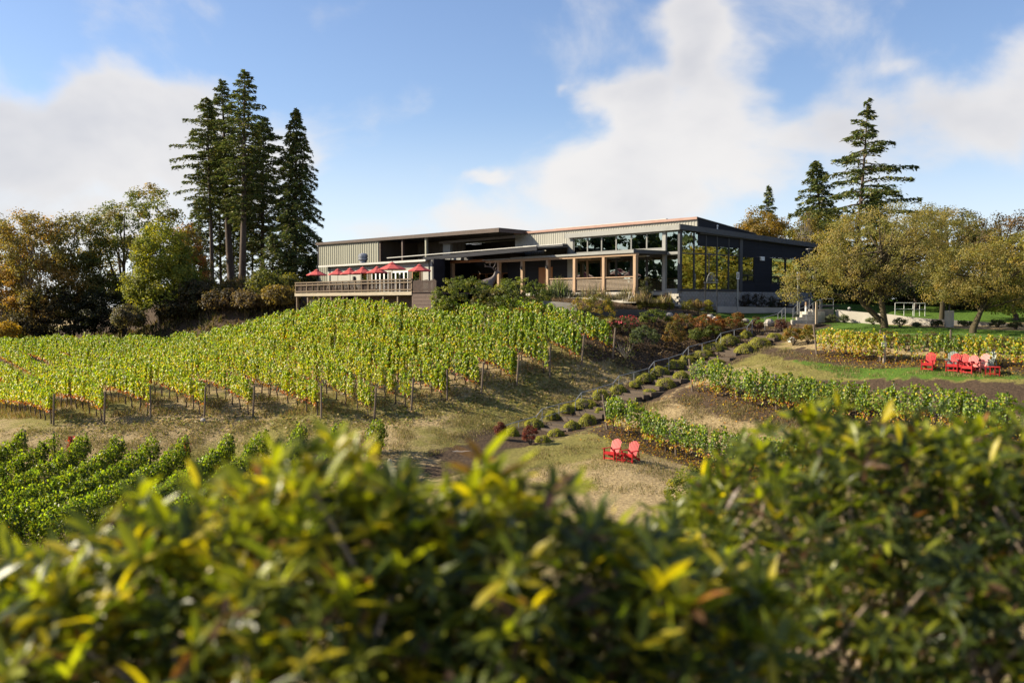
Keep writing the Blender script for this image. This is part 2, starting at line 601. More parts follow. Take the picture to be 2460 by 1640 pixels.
SC = 30.0
XY = CT[:, :2] / SC
n_c = len(CT)
D2 = ((XY[:, None] - XY[None]) ** 2).sum(-1)
A = np.zeros((n_c + 3, n_c + 3))
A[:n_c, :n_c] = tps_k(D2) + np.eye(n_c) * 0.0006
A[:n_c, n_c] = 1
A[:n_c, n_c + 1:] = XY
A[n_c:, :n_c] = A[:n_c, n_c:].T
W_T = np.linalg.solve(A, np.concatenate([CT[:, 2], np.zeros(3)]))


def ground(x, y):
    x = np.atleast_1d(np.asarray(x, float))
    y = np.atleast_1d(np.asarray(y, float))
    xc = np.clip(x, -88, 88)
    yc = np.clip(y, -7, 165)
    q = np.stack([xc, yc], -1) / SC
    out = np.empty(len(q))
    for i in range(0, len(q), 20000):
        qq = q[i:i + 20000]
        d2 = ((qq[:, None] - XY[None]) ** 2).sum(-1)
        out[i:i + 20000] = tps_k(d2) @ W_T[:n_c] + W_T[n_c] + qq @ W_T[n_c + 1:]
    far = np.hypot(x - xc, y - yc)
    return out - np.minimum(far * 0.07, 45) * (far > 0)


def gz(x, y):
    return float(ground(x, y)[0])


def G(px, py, y0=25.0, y1=140.0):
    """where the line of sight through a point of the photograph meets the ground"""
    ys = np.arange(y0, y1, 0.25)
    d = ray(px, py)
    s = ys / d[1]
    h = ground(d[0] * s, ys) - d[2] * s
    i = np.argmax(h > 0)
    if not (h > 0).any():
        return P(px, py, 70)
    Y = ys[i] - 0.12
    x = d[0] * Y / d[1]
    return Vector((x, Y, gz(x, Y)))


# building frame: x along the front to the right, y into the building
PHI = R(-51.1)
C0 = Vector((13.09, 78.0, 0))
BX = Vector((math.cos(PHI), math.sin(PHI), 0))
BY = Vector((-math.sin(PHI), math.cos(PHI), 0))


def BW(x, y, z):
    return C0 + BX * x + BY * y + Vector((0, 0, z))


# ------------------------------------------------------------------ ground sheet
xs = np.concatenate([[-4000, -1200, -400, -200, -130, -105], np.arange(-90, -70, 2.0), np.arange(-70, 50, 0.45), np.arange(50, 90, 2.0), [105, 130, 200, 400, 1200, 4000]])
ys = np.concatenate([[-3000, -800, -200, -60, -25], np.arange(-10, 30, 2.0), np.arange(30, 92, 0.4), np.arange(92, 130, 1.0), np.arange(130, 170, 4.0), [185, 220, 300, 500, 1200, 4000, 8000]])
GX, GY = np.meshgrid(xs, ys)
gx, gy = GX.ravel(), GY.ravel()
gzv = ground(gx, gy)


def vnoise(x, y, s, seed):
    return np.array([mnoise.noise((a * s + seed, b * s - seed, seed * 1.7)) for a, b in zip(x, y)])


n1 = vnoise(gx, gy, 0.45, 3.1)
n2 = vnoise(gx, gy, 1.3, 9.2)
n3 = vnoise(gx, gy, 0.12, 5.5)
inn = (np.abs(gx) < 90) & (gy > 20) & (gy < 130)
gzv = gzv + inn * (0.05 * n1 + 0.035 * n2)


def poly_mask(poly, soft=1.0):
    """signed softness: 1 inside, falling to 0 outside over about soft metres"""
    px_ = np.array([p[0] for p in poly])
    py_ = np.array([p[1] for p in poly])
    x = gx + 0.9 * n1 + 0.4 * n2
    y = gy + 0.9 * n2 - 0.5 * n1
    inside = np.zeros(len(x), bool)
    dist = np.full(len(x), 1e9)
    for i in range(len(px_)):
        x0, y0, x1, y1 = px_[i - 1], py_[i - 1], px_[i], py_[i]
        c = ((y0 > y) != (y1 > y)) & (x < (x1 - x0) * (y - y0) / (y1 - y0 + 1e-12) + x0)
        inside ^= c
        L2 = (x1 - x0) ** 2 + (y1 - y0) ** 2 + 1e-9
        t = np.clip(((x - x0) * (x1 - x0) + (y - y0) * (y1 - y0)) / L2, 0, 1)
        dist = np.minimum(dist, np.hypot(x - x0 - t * (x1 - x0), y - y0 - t * (y1 - y0)))
    return np.where(inside, 1.0, np.clip(1 - dist / soft, 0, 1))


def line_mask(pts, w):
    dist = np.full(len(gx), 1e9)
    for (x0, y0), (x1, y1) in zip(pts[:-1], pts[1:]):
        L2 = (x1 - x0) ** 2 + (y1 - y0) ** 2 + 1e-9
        t = np.clip(((gx - x0) * (x1 - x0) + (gy - y0) * (y1 - y0)) / L2, 0, 1)
        dist = np.minimum(dist, np.hypot(gx - x0 - t * (x1 - x0), gy - y0 - t * (y1 - y0)))
    return np.clip(1.5 - dist / w, 0, 1)


def gp(*pts):
    return [tuple(G(*p)[:2]) for p in pts]


R1 = [P(1665, 938, 60)[:2], P(1805, 974, 56)[:2], P(1921, 991, 54)[:2], P(2100, 1020, 51)[:2], P(2365, 1050, 46)[:2], P(2600, 1080, 43)[:2]]
R2 = [P(1460, 1030, 56)[:2], P(1590, 1086, 52.6)[:2], P(1772, 1138, 49)[:2], P(1960, 1180, 45.5)[:2]]
R3 = [P(1964, 852, 62.5)[:2], P(2124, 871, 59)[:2], P(2296, 876, 55.6)[:2], P(2500, 888, 51.7)[:2]]
soil = np.zeros(len(gx))
for L, w in ((R1, 1.3), (R2, 1.1), (R3, 1.3)):
    soil = np.maximum(soil, line_mask(L, w))
bed = gp((1415, 812), (1500, 770), (1640, 768), (1760, 785), (1850, 790), (1780, 815), (1700, 850), (1620, 880), (1560, 895), (1430, 850))
soil = np.maximum(soil, poly_mask(bed, 1.2))
soil = np.maximum(soil, 0.85 * poly_mask(gp((1780, 822), (1950, 845), (2000, 850), (1930, 862), (1830, 838)), 0.7))
soil = np.maximum(soil, 0.9 * poly_mask(gp((1960, 918), (2140, 918), (2460, 930), (2460, 985), (2250, 965), (2050, 930)), 0.8))
soil = np.maximum(soil, 0.9 * poly_mask(gp((1020, 1140), (1060, 1090), (1160, 1075), (1260, 1055), (1300, 1062), (1120, 1120)), 0.7))
soil = np.maximum(soil, 0.5 * poly_mask(gp((1560, 905), (1640, 950), (1800, 985), (1700, 985), (1500, 960), (1470, 985), (1440, 1000)), 1.5))
stair_soil = [tuple((P(1302, 1020, 59)[0] + V[0] * t + 1.0, 59 + V[1] * t - 1.3)) for t in (-5, 0, 8, 16, 24)]
soil = np.maximum(soil, 0.9 * line_mask(stair_soil, 1.9))
lawn = poly_mask(gp((1650, 762), (1720, 748), (1800, 746), (1880, 752), (1905, 768), (1860, 772), (1760, 775), (1690, 770)), 0.5)
lawn = np.maximum(lawn, poly_mask(gp((1925, 782), (2020, 774), (2250, 788), (2460, 795), (2700, 800), (2700, 850), (2460, 838), (2200, 828), (2100, 800), (1950, 800)), 0.7))
lawn = np.maximum(lawn, 0.9 * poly_mask(gp((1930, 868), (2050, 876), (2200, 882), (2460, 892), (2460, 905), (2200, 902), (2000, 890)), 1.0))
lawn = np.maximum(lawn, 0.3 * np.clip(n3 * 2, 0, 1) * np.clip((gx + 2) / 4, 0, 1) * (gy < 75))
front_bed = [tuple(BW(x, y, 0)[:2]) for x, y in ((-26, -11), (-3, -9), (1.5, -4), (3.0, 8), (2.0, 18), (-0.2, 18), (-0.2, -0.3), (-26, -0.3))]
soil = np.maximum(soil, poly_mask(front_bed, 0.8))
litter = np.clip((gy - 92) / 6, 0, 1) * (gx < -14) * (gx > -60) * (gy < 140)
lawn = np.maximum(lawn, 0.8 * np.clip((gx - 22) / 4, 0, 1) * np.clip((gy - 70) / 4, 0, 1))
lawn *= 1 - 0.0 * litter
nearhill = np.clip((34 - gy) / 8, 0, 1)
under = np.clip(1 - np.abs(gx * U[0] + gy * U[1] - 60) / 20, 0, 1) * 0
colr = np.zeros((len(gx), 3))
colr[:, 0] = np.maximum(soil, 0.8 * litter)
colr[:, 1] = lawn
colr[:, 2] = np.clip(0.5 + n3 * 0.9 + 0.25 * n1, 0, 1)
nx = len(xs)
ii = (np.arange(len(ys) - 1)[:, None] * nx + np.arange(nx - 1)[None]).ravel()
quads = np.stack([ii, ii + 1, ii + 1 + nx, ii + nx], -1)
gm, nt, out = nodes('ground_cover')
at = N(nt, 'ShaderNodeAttribute', attribute_name='col')
sx = N(nt, 'ShaderNodeSeparateColor')
nt.links.new(at.outputs['Color'], sx.inputs[0])
geo = N(nt, 'ShaderNodeNewGeometry')


def gnoise(scale, detail=6, rough=0.65):
    n = N(nt, 'ShaderNodeTexNoise')
    n.inputs['Scale'].default_value = scale
    n.inputs['Detail'].default_value = detail
    n.inputs['Roughness'].default_value = rough
    nt.links.new(geo.outputs['Position'], n.inputs['Vector'])
    return n.outputs['Fac']


def gramp(fac, stops):
    r = N(nt, 'ShaderNodeValToRGB')
    while len(r.color_ramp.elements) < len(stops):
        r.color_ramp.elements.new(0.5)
    for e, (p, c) in zip(r.color_ramp.elements, stops):
        e.position = p
        e.color = (*c, 1)
    nt.links.new(fac, r.inputs[0])
    return r.outputs[0]


def gmix(f, a, b):
    m = N(nt, 'ShaderNodeMixRGB')
    nt.links.new(f, m.inputs[0])
    nt.links.new(a, m.inputs[1])
    nt.links.new(b, m.inputs[2])
    return m.outputs[0]


def gmath(op, a, b):
    m = N(nt, 'ShaderNodeMath', operation=op)
    for i, x in enumerate((a, b)):
        if isinstance(x, (int, float)):
            m.inputs[i].default_value = x
        else:
            nt.links.new(x, m.inputs[i])
    return m.outputs[0]


def gstep(v, lo, hi):
    m = N(nt, 'ShaderNodeMapRange', interpolation_type='SMOOTHSTEP')
    m.inputs['From Min'].default_value = lo
    m.inputs['From Max'].default_value = hi
    nt.links.new(v, m.inputs['Value'])
    return m.outputs[0]


fine = gnoise(7.0, 8, 0.75)
mid = gnoise(1.1, 6, 0.6)
dry = gramp(fine, [(0.25, (0.11, 0.08, 0.045)), (0.45, (0.27, 0.2, 0.105)), (0.6, (0.38, 0.29, 0.155)), (0.8, (0.48, 0.38, 0.22))])
olive = gramp(fine, [(0.25, (0.07, 0.065, 0.02)), (0.5, (0.18, 0.16, 0.045)), (0.8, (0.31, 0.26, 0.09))])
green = gramp(fine, [(0.25, (0.03, 0.055, 0.008)), (0.5, (0.075, 0.14, 0.016)), (0.8, (0.13, 0.21, 0.03))])
earth = gramp(fine, [(0.25, (0.026, 0.017, 0.011)), (0.5, (0.07, 0.047, 0.03)), (0.75, (0.125, 0.084, 0.052))])
bandn = gmath('ADD', gmath('MULTIPLY', sx.outputs[2], 0.6), gmath('MULTIPLY', mid, 0.6))
c_ = gmix(gstep(bandn, 0.5, 0.75), dry, olive)
lawn_f = gstep(gmath('ADD', sx.outputs[1], gmath('MULTIPLY', gmath('SUBTRACT', mid, 0.5), 0.9)), 0.35, 0.62)
c_ = gmix(lawn_f, c_, green)
soil_f = gstep(gmath('ADD', sx.outputs[0], gmath('MULTIPLY', gmath('SUBTRACT', gnoise(2.3, 7, 0.7), 0.5), 1.3)), 0.3, 0.65)
c_ = gmix(soil_f, c_, earth)
b_ = N(nt, 'ShaderNodeBsdfPrincipled')
b_.inputs['Roughness'].default_value = 0.95
b_.inputs['Specular IOR Level'].default_value = 0.15
nt.links.new(c_, b_.inputs['Base Color'])
bp_ = N(nt, 'ShaderNodeBump')
bp_.inputs['Strength'].default_value = 0.9
bp_.inputs['Distance'].default_value = 0.12
nt.links.new(gmath('ADD', gnoise(5.0, 8, 0.7), gmath('MULTIPLY', gnoise(1.4, 4), 0.8)), bp_.inputs['Height'])
nt.links.new(bp_.outputs[0], b_.inputs['Normal'])
nt.links.new(b_.outputs[0], out.inputs[0])
go = link('ground', raw_mesh('ground', np.stack([gx, gy, gzv], -1), quads=quads, smooth=True, col=colr), gm)
go['kind'] = 'structure'


# ------------------------------------------------------------------ foliage cards
def unit(a):
    return a / np.maximum(np.linalg.norm(a, axis=1, keepdims=True), 1e-9)


def rnd_dir(n):
    return unit(rng.normal(size=(n, 3)))


def cards(name, c, nrm, t, L, W, col, mat_, parent=None, fold=0.25, kind=None):
    """one small kite-shaped leaf, folded along its midrib, per row of the arrays (world coordinates)"""
    c = np.asarray(c, float)
    n = len(c)
    nrm = unit(nrm)
    t = unit(t - nrm * (t * nrm).sum(1, keepdims=True))
    s = np.cross(nrm, t)
    L = np.broadcast_to(L, (n,))[:, None]
    W = np.broadcast_to(W, (n,))[:, None]
    base = c - t * L * 0.5
    tip = c + t * L * 0.5 - nrm * L * 0.08
    m = c - t * L * 0.05 + nrm * W * fold
    a = m + s * W * 0.5
    b = m - s * W * 0.5
    v = np.stack([base, a, tip, b], 1).reshape(-1, 3)
    if parent is not None:
        mm = np.array(chain(parent).inverted())
        v = v @ mm[:3, :3].T + mm[:3, 3]
    i = np.arange(n) * 4
    tris = np.concatenate([np.stack([i, i + 1, i + 2], -1), np.stack([i, i + 2, i + 3], -1)])
    cc_ = np.repeat(np.asarray(col, float), 4, axis=0)
    return link(name, raw_mesh(name, v, tris=tris, col=cc_), mat_, parent, kind)


def pal(n, cols, weights=None, jit=0.18):
    cols = np.array(cols, float)
    k = rng.choice(len(cols), n, p=None if weights is None else np.array(weights) / np.sum(weights))
    c = cols[k] * (1 + rng.normal(0, jit, (n, 1)))
    return np.clip(c * (1 + rng.normal(0, jit * 0.3, (n, 3))), 0.002, 0.9)


GREEN = (0.075, 0.13, 0.018)
LGREEN = (0.16, 0.235, 0.027)
YGREEN = (0.3, 0.36, 0.022)
YELLOW = (0.5, 0.38, 0.026)
GOLD = (0.45, 0.25, 0.03)
ORANGE = (0.42, 0.14, 0.02)
RED = (0.32, 0.06, 0.03)
MAROON = (0.12, 0.03, 0.03)
BROWN = (0.16, 0.09, 0.035)
OLIVE = (0.12, 0.115, 0.03)
DGREEN = (0.035, 0.06, 0.014)
GREYG = (0.14, 0.17, 0.1)
PINK = (0.6, 0.07, 0.11)

# ------------------------------------------------------------------ vine rows
trunk_meshes = []
for s in range(5):
    rr = random.Random(s)
    pts = [(0, 0, -0.1)]
    x = y = 0
    for i in range(1, 6):
        x += rr.uniform(-0.05, 0.06)
        y += rr.uniform(-0.05, 0.05)
        pts.append((x, y, i * 0.17))
    trunk_meshes.append(MB().tube(pts, [0.055, 0.045, 0.042, 0.036, 0.036, 0.045], 6).mesh('vine_trunk', True))
post_mesh = MB().tube([(0, 0, -0.3), (0, 0, 1.0), (0, 0, 1.95)], [0.065, 0.06, 0.055], 8).mesh('end_post')
line_post_mesh = MB().tube([(0, 0, -0.2), (0, 0, 1.9)], 0.03, 6).mesh('line_post')


def vine_row(pts, label, group, per_m=16, leaves=22, z0=0.72, z1=1.95, lat=0.16, size=0.13, mix=None, low=None, lean=0.0, postm='post', end_post=True,
             line_every=7.0, trunk_every=1.25, trunk_max=40, gaps=None, lowfrac=0.14, width_up=0.0, lumpy=0.0, post_h=1.0, name='vine_row'):
    pts = [Vector((p[0], p[1], 0)) for p in pts]
    seg = [(b - a).length for a, b in zip(pts[:-1], pts[1:])]
    cum = np.concatenate([[0], np.cumsum(seg)])
    total = cum[-1]
    px_ = np.array([p.x for p in pts])
    py_ = np.array([p.y for p in pts])
    x0, y0 = pts[0].x, pts[0].y
    root = thing(name, label, 'vine row', (x0, y0, gz(x0, y0)), 0, group)
    ns = int(total * per_m)
    s = np.sort(rng.uniform(0.1, total, ns))
    if gaps is not None:
        s = s[[gaps(a) > rng.random() for a in s]]
        ns = len(s)
    vig = np.array([mnoise.noise((a * 0.55, x0 * 0.3, 4.0)) for a in s])
    vig2 = np.array([mnoise.noise((a * 1.9, y0, 8.0)) for a in s])
    top = z1 + 0.16 * vig + 0.13 * vig2 + rng.normal(0, 0.13, ns)
    nl = np.full(ns, leaves)
    idx = np.repeat(np.arange(ns), nl)
    n = len(idx)
    f = rng.random(n)
    f = f ** (0.9)
    ss = s[idx] + rng.normal(0, 0.045, n) + (f - 0.4) * rng.normal(0, 0.08, ns)[idx]
    side = rng.choice([-1, 1], ns)[idx]
    zz = z0 + (top[idx] - z0) * f
    off = side * np.abs(rng.normal(lat, lat * 0.35, n)) * (1 - 0.55 * np.clip((f - 0.75) * 4, 0, 1)) + rng.normal(0, 0.04, n)
    off *= (1 + width_up * f) * (1 + lumpy * np.array([mnoise.noise((a * 0.8, x0, 2.0)) for a in s])[idx])
    X = np.interp(ss, cum, px_)
    Y = np.interp(ss, cum, py_)
    dx = np.interp(np.minimum(ss + 0.3, total), cum, px_) - np.interp(np.maximum(ss - 0.3, 0), cum, px_)
    dy = np.interp(np.minimum(ss + 0.3, total), cum, py_) - np.interp(np.maximum(ss - 0.3, 0), cum, py_)
    dl = np.hypot(dx, dy) + 1e-6
    pxn, pyn = dy / dl, -dx / dl
    X = X + pxn * off
    Y = Y + pyn * off
    zg = ground(X, Y)
    c = np.stack([X, Y, zg + zz], -1)
    nr = np.stack([pxn * np.sign(off), pyn * np.sign(off), np.full(n, 0.45)], -1) + rng.normal(0, 0.55, (n, 3))
    t = np.stack([rng.normal(0, 0.5, n), rng.normal(0, 0.5, n), -np.ones(n)], -1)
    cl = mix(n, ss, f, X, Y)
    isl = (f < lowfrac * rng.uniform(0.4, 1.5, n))
    cl[isl] = low(int(isl.sum()))
    sz = size * rng.uniform(0.7, 1.25, n)
    up = ~isl
    cards('canopy', c[up], nr[up], t[up], sz[up], sz[up] * 0.95, cl[up], M['vine'], root)
    if isl.any():
        c2 = c[isl].copy()
        c2[:, 2] -= rng.uniform(0.0, 0.18, len(c2))
        cards('basal_leaves', c2, nr[isl], t[isl], sz[isl] * 0.95, sz[isl] * 0.8, cl[isl], M['vine'], root)
    # wood: trunks, cordon wire, posts
    k = 0
    a = 0.55
    while a < total and k < trunk_max:
        x, y = float(np.interp(a, cum, px_)), float(np.interp(a, cum, py_))
        o = link('trunk', trunk_meshes[k % 5], M['vine_trunk'], root)
        o.location = (x - root.location.x, y - root.location.y, gz(x, y) - root.location.z)
        o.rotation_euler = (rng.normal(0, 0.06), rng.normal(0, 0.06), rng.uniform(0, 6.28))
        k += 1
        a += trunk_every * rng.uniform(0.85, 1.15)
    if end_post:
        o = link('end_post', post_mesh, M[postm], root)
        d = (pts[1] - pts[0]).normalized()
        o.rotation_euler = (0, 0, 0)
        o.rotation_mode = 'QUATERNION'
        o.rotation_quaternion = Vector((-d.x * lean, -d.y * lean, 1)).to_track_quat('Z', 'Y')
        o.scale = (1, 1, post_h)
        if lean:
            o.location = (d.x * -0.05, d.y * -0.05, 0)
    a = line_every
    while a < total - 0.5 and a < 60:
        x, y = float(np.interp(a, cum, px_)), float(np.interp(a, cum, py_))
        o = link('line_post', line_post_mesh if postm == 'post' else post_mesh, M[postm], root)
        o.location = (x - root.location.x, y - root.location.y, gz(x, y) - root.location.z)
        o.rotation_euler = (rng.normal(0, 0.03), rng.normal(0, 0.03), 0)
        a += line_every
    wr = MB()
    for h in (0.72, 1.2, 1.7):
        q = [Vector((float(np.interp(w, cum, px_)), float(np.interp(w, cum, py_)), 0)) for w in np.linspace(0, total, max(3, int(total / 3)))]
        wr.tube([(p.x, p.y, gz(p.x, p.y) + h) for p in q], 0.003, 3, False)
    wr.build('wire', M['wire'], root, world=True)
    return root


ORD = ['first', 'second', 'third', 'fourth', 'fifth', 'sixth', 'seventh', 'eighth', 'ninth', 'tenth', 'eleventh', 'twelfth', 'thirteenth', 'fourteenth', 'fifteenth',
       'sixteenth', 'seventeenth', 'eighteenth', 'nineteenth', 'twentieth', 'twenty-first', 'twenty-second', 'twenty-third']


def mix_main(n, ss, f, X, Y):
    y = np.clip(1.0 - (X + 12) / 22, 0.15, 1.0)                 # rows towards the left have turned yellower
    far = np.clip((Y - 78) / 25, 0, 0.5)
    y = np.clip(y - far + 0.25 * np.sin(ss * 0.9 + X) * 0.5, 0.05, 1)
    k = rng.random(n)
    c = pal(n, [GREEN, LGREEN, YGREEN], [0.8, 1.2, 0.4])
    yy = pal(n, [YGREEN, YELLOW, (0.4, 0.38, 0.025)], [1.5, 0.8, 1.3])
    m = (k < y * (0.92 - 0.25 * f))
    c[m] = yy[m]
    tips = (f > 0.82) & (rng.random(n) < 0.55)
    c[tips] = pal(int(tips.sum()), [YGREEN, LGREEN])
    od = rng.random(n) < 0.012
    c[od] = pal(int(od.sum()), [RED, ORANGE, GOLD])
    return c


def low_main(n):
    return pal(n, [RED, ORANGE, GOLD, BROWN, YELLOW], [1.2, 0.9, 0.9, 1.2, 0.5])


ROW_LEN = {-5: 24, -4: 36, -3: 46, -2: 56, -1: 62, 0: 62, 1: 58, 2: 52, 3: 46, 4: 42, 5: 38, 6: 33, 7: 17, 8: 13}
for j, k in enumerate(range(-5, 9)):
    px, py = ROW_END[k]
    Y = rowY(px, ROW_C[k])
    X = (px - 1230) / FPX * Y / 1.0
    e = P(px, py, Y)
    L = ROW_LEN[k]
    pts = [(e.x, e.y), (e.x + U[0] * L * 0.5, e.y + U[1] * L * 0.5), (e.x + U[0] * L, e.y + U[1] * L)]
    vine_row(pts, 'vine row on the main slope whose end post is the %s counted from the left' % ORD[j], 'vine rows on the slope below the deck',
             mix=mix_main, low=low_main, lean=0.12 if j % 3 != 2 else 0.0, trunk_max=16, per_m=12 if k < 3 else 14, leaves=35 if k < 3 else 40, z0=(0.85 if k < 0 else 0.72) if k < 3 else 0.6, z1=2.0, size=0.135 if k < 3 else 0.148, lowfrac=0.07 if k > 0 else 0.12, lat=0.12 if k < 3 else 0.15)

# lower left block, rows falling towards the eye
def mix_low(n, ss, f, X, Y):
    c = pal(n, [(0.085, 0.115, 0.016), (0.13, 0.155, 0.02), DGREEN, (0.2, 0.21, 0.024)], [1.4, 1.4, 0.5, 0.6])
    m = (f > 0.85) & (rng.random(n) < 0.4)
    c[m] = pal(int(m.sum()), [YGREEN, LGREEN])
    return c


ends = [(55, 54.2), (125, 54.0), (205, 53.8), (290, 53.7), (365, 53.5), (446, 53.4), (550, 53.2), (632, 53.0), (722, 52.6), (815, 52.2), (905, 51.8)]
for j, (px, Y) in enumerate(ends):
    x = (px - 1230) / FPX * Y
    L = 19 if j < 9 else 12
    pts = [(x, Y), (x + 0.05 * L * 0.5, Y - L * 0.5), (x + 0.05 * L, Y - L)]
    vine_row(pts, 'dark green vine row in the lower left block, its upper end %s from the left' % ORD[j], 'vine rows in the lower left block',
             mix=mix_low, low=lambda n: pal(n, [OLIVE, GREEN, YGREEN, ORANGE], [1, 1.5, 1, 0.15]), per_m=17, leaves=28, z0=0.4, z1=1.62, lat=0.24, size=0.13, lumpy=0.9,
             trunk_max=4, lean=0.0, line_every=99, lowfrac=0.15, end_post=j in (0, 1, 5), post_h=0.86)

# red climbers on two end posts of the lower block
for px, py0, py1, Y, lab in ((172, 1048, 1090, 53.6, 'small scarlet creeper beside the third vine row end at lower left'), (449, 1062, 1108, 53.0, 'tall crimson creeper climbing an end post at lower left')):
    b = P(px, py1, Y)
    tpt = P(px, py0, Y)
    root = thing('creeper', lab, 'climbing plant', b, 0, 'red creepers on the end posts')
    n = 160
    f = rng.random(n)
    c = np.stack([b.x + rng.normal(0, 0.1, n), b.y + rng.normal(0, 0.1, n), b.z + f * (tpt.z - b.z)], -1)
    cards('leaves', c, rnd_dir(n), rnd_dir(n), 0.12, 0.09, pal(n, [(0.35, 0.02, 0.03), (0.2, 0.015, 0.02), (0.45, 0.08, 0.03)]), M['vine'], root)
    MB().tube([b, tpt], 0.05, 6).build('stake', M['post'], root, world=True)


# right hand terraces
def mix_right(n, ss, f, X, Y):
    c = pal(n, [GREEN, LGREEN, GREYG, YGREEN], [1.2, 1.2, 0.5, 0.7])
    m = (f > 0.75) & (rng.random(n) < 0.5)
    c[m] = pal(int(m.sum()), [YGREEN, LGREEN, YELLOW], [1, 1, 0.3])
    m = (f < 0.3) & (rng.random(n) < 0.5)
    c[m] = pal(int(m.sum()), [YGREEN, GOLD, LGREEN], [1, 0.6, 1])
    return c


def mix_gold(n, ss, f, X, Y):
    y = np.where(ss < 5.5, 0.85, np.where(ss < 9.5, 0.12, np.where(ss < 12, 0.6, 0.35)))
    y = np.where(ss > 16, 0.85, y)
    c = pal(n, [OLIVE, GREEN, LGREEN, YGREEN], [1.1, 1, 1, 0.6])
    m = rng.random(n) < y
    c[m] = pal(int(m.sum()), [YELLOW, YGREEN, GOLD], [1, 1, 0.35])
    return c


lowr = lambda n: pal(n, [GOLD, YELLOW, ORANGE, YGREEN, BROWN], [1.2, 1, 0.6, 1, 0.5])
vine_row(R1, 'green vine row on the terrace right of the stair, behind the lower red chairs', 'vine rows on the terraces right of the stair', mix=mix_right, low=lowr, lean=0.16,
         postm='post_pale', line_every=6.3, per_m=20, leaves=30, z0=0.55, z1=1.85, lat=0.28, size=0.125, trunk_every=1.5, lowfrac=0.2)
vine_row(R2, 'green vine row nearest the two lower red chairs', 'vine rows on the terraces right of the stair', mix=mix_right, low=lowr, lean=0.2,
         postm='post_pale', line_every=5.2, per_m=20, leaves=30, z0=0.55, z1=1.85, lat=0.28, size=0.125, trunk_every=1.35, lowfrac=0.2)
vine_row(R3, 'yellow vine row on the uppermost terrace, behind the row of red chairs', 'vine rows on the terraces right of the stair', mix=mix_gold, low=lowr, lean=0.14,
         postm='post_pale', line_every=4.3, per_m=17, leaves=26, z0=0.5, z1=1.6, lat=0.26, size=0.125, trunk_every=1.2,
         gaps=lambda a: 0.35 if (4.6 < a < 7.6) else 1.0, lowfrac=0.22)


# ------------------------------------------------------------------ trees and shrubs
def limbs(mb, base, targets, r0, h0):
    for t in targets:
        a = base + Vector((0, 0, h0 * random.uniform(0.55, 1.0)))
        d = t - a
        m1 = a + d * 0.35 + Vector((random.uniform(-.2, .2), random.uniform(-.2, .2), 0.12)) * d.length * 0.5
        m2 = a + d * 0.7 + Vector((random.uniform(-.15, .15), random.uniform(-.15, .15), 0.08)) * d.length * 0.5
        r = r0 * random.uniform(0.35, 0.5)
        mb.tube([a, m1, m2, t], [r, r * 0.7, r * 0.45, r * 0.15], 5, False)


def blob_points(n_cl, ell, lower=-0.75, inner=0.55):
    """clump centres spread through a union of ellipsoids (cx,cy,cz,rx,ry,rz), denser towards the skin"""
    vol = np.array([e[3] * e[4] * e[5] for e in ell])
    pick = rng.choice(len(ell), n_cl, p=vol / vol.sum())
    d = rnd_dir(n_cl * 3)
    d = d[d[:, 2] > lower][:n_cl]
    r = inner + (1 - inner) * rng.random(n_cl) ** 0.6
    E = np.array(ell)[pick]
    return E[:, :3] + d * r[:, None] * E[:, 3:6], d


def crown(root, ell, n_cl, per, clump, L, W, palette, weights=None, matn='tree', name='crown', droop=0.0, fold=0.25, lower=-0.75, inner=0.55, tone=0.3, jit=0.18):
    cc_, d = blob_points(n_cl, ell, lower, inner)
    n = n_cl * per
    idx = np.repeat(np.arange(n_cl), per)
    off = rnd_dir(n) * (rng.random(n) ** 0.45)[:, None] * clump * rng.uniform(0.6, 1.3, n_cl)[idx][:, None]
    off[:, 2] *= 0.7
    c = cc_[idx] + off
    nr = unit(off + 1e-6) * 0.6 + d[idx] * 0.5 + rng.normal(0, 0.5, (n, 3)) + np.array([0, 0, 0.35])
    t = rng.normal(0, 1, (n, 3)) + np.array([0, 0, -droop])
    w = None if weights is None else np.array(weights, float)
    k = rng.choice(len(palette), n_cl, p=None if w is None else w / w.sum())
    base = np.array(palette)[k] * (1 + rng.normal(0, tone * 0.5, (n_cl, 1)))
    own = pal(n, palette, weights, jit)
    cl = np.clip(base[idx] * 0.65 + own * 0.35, 0.004, 0.8) * (1 + rng.normal(0, jit * 0.6, (n, 1)))
    cl = np.clip(cl, 0.003, 0.8)
    sz = rng.uniform(0.7, 1.3, n)
    cards(name, c, nr, t, L * sz, W * sz, cl, M[matn], root, fold)
    return [Vector(p) for p in cc_]


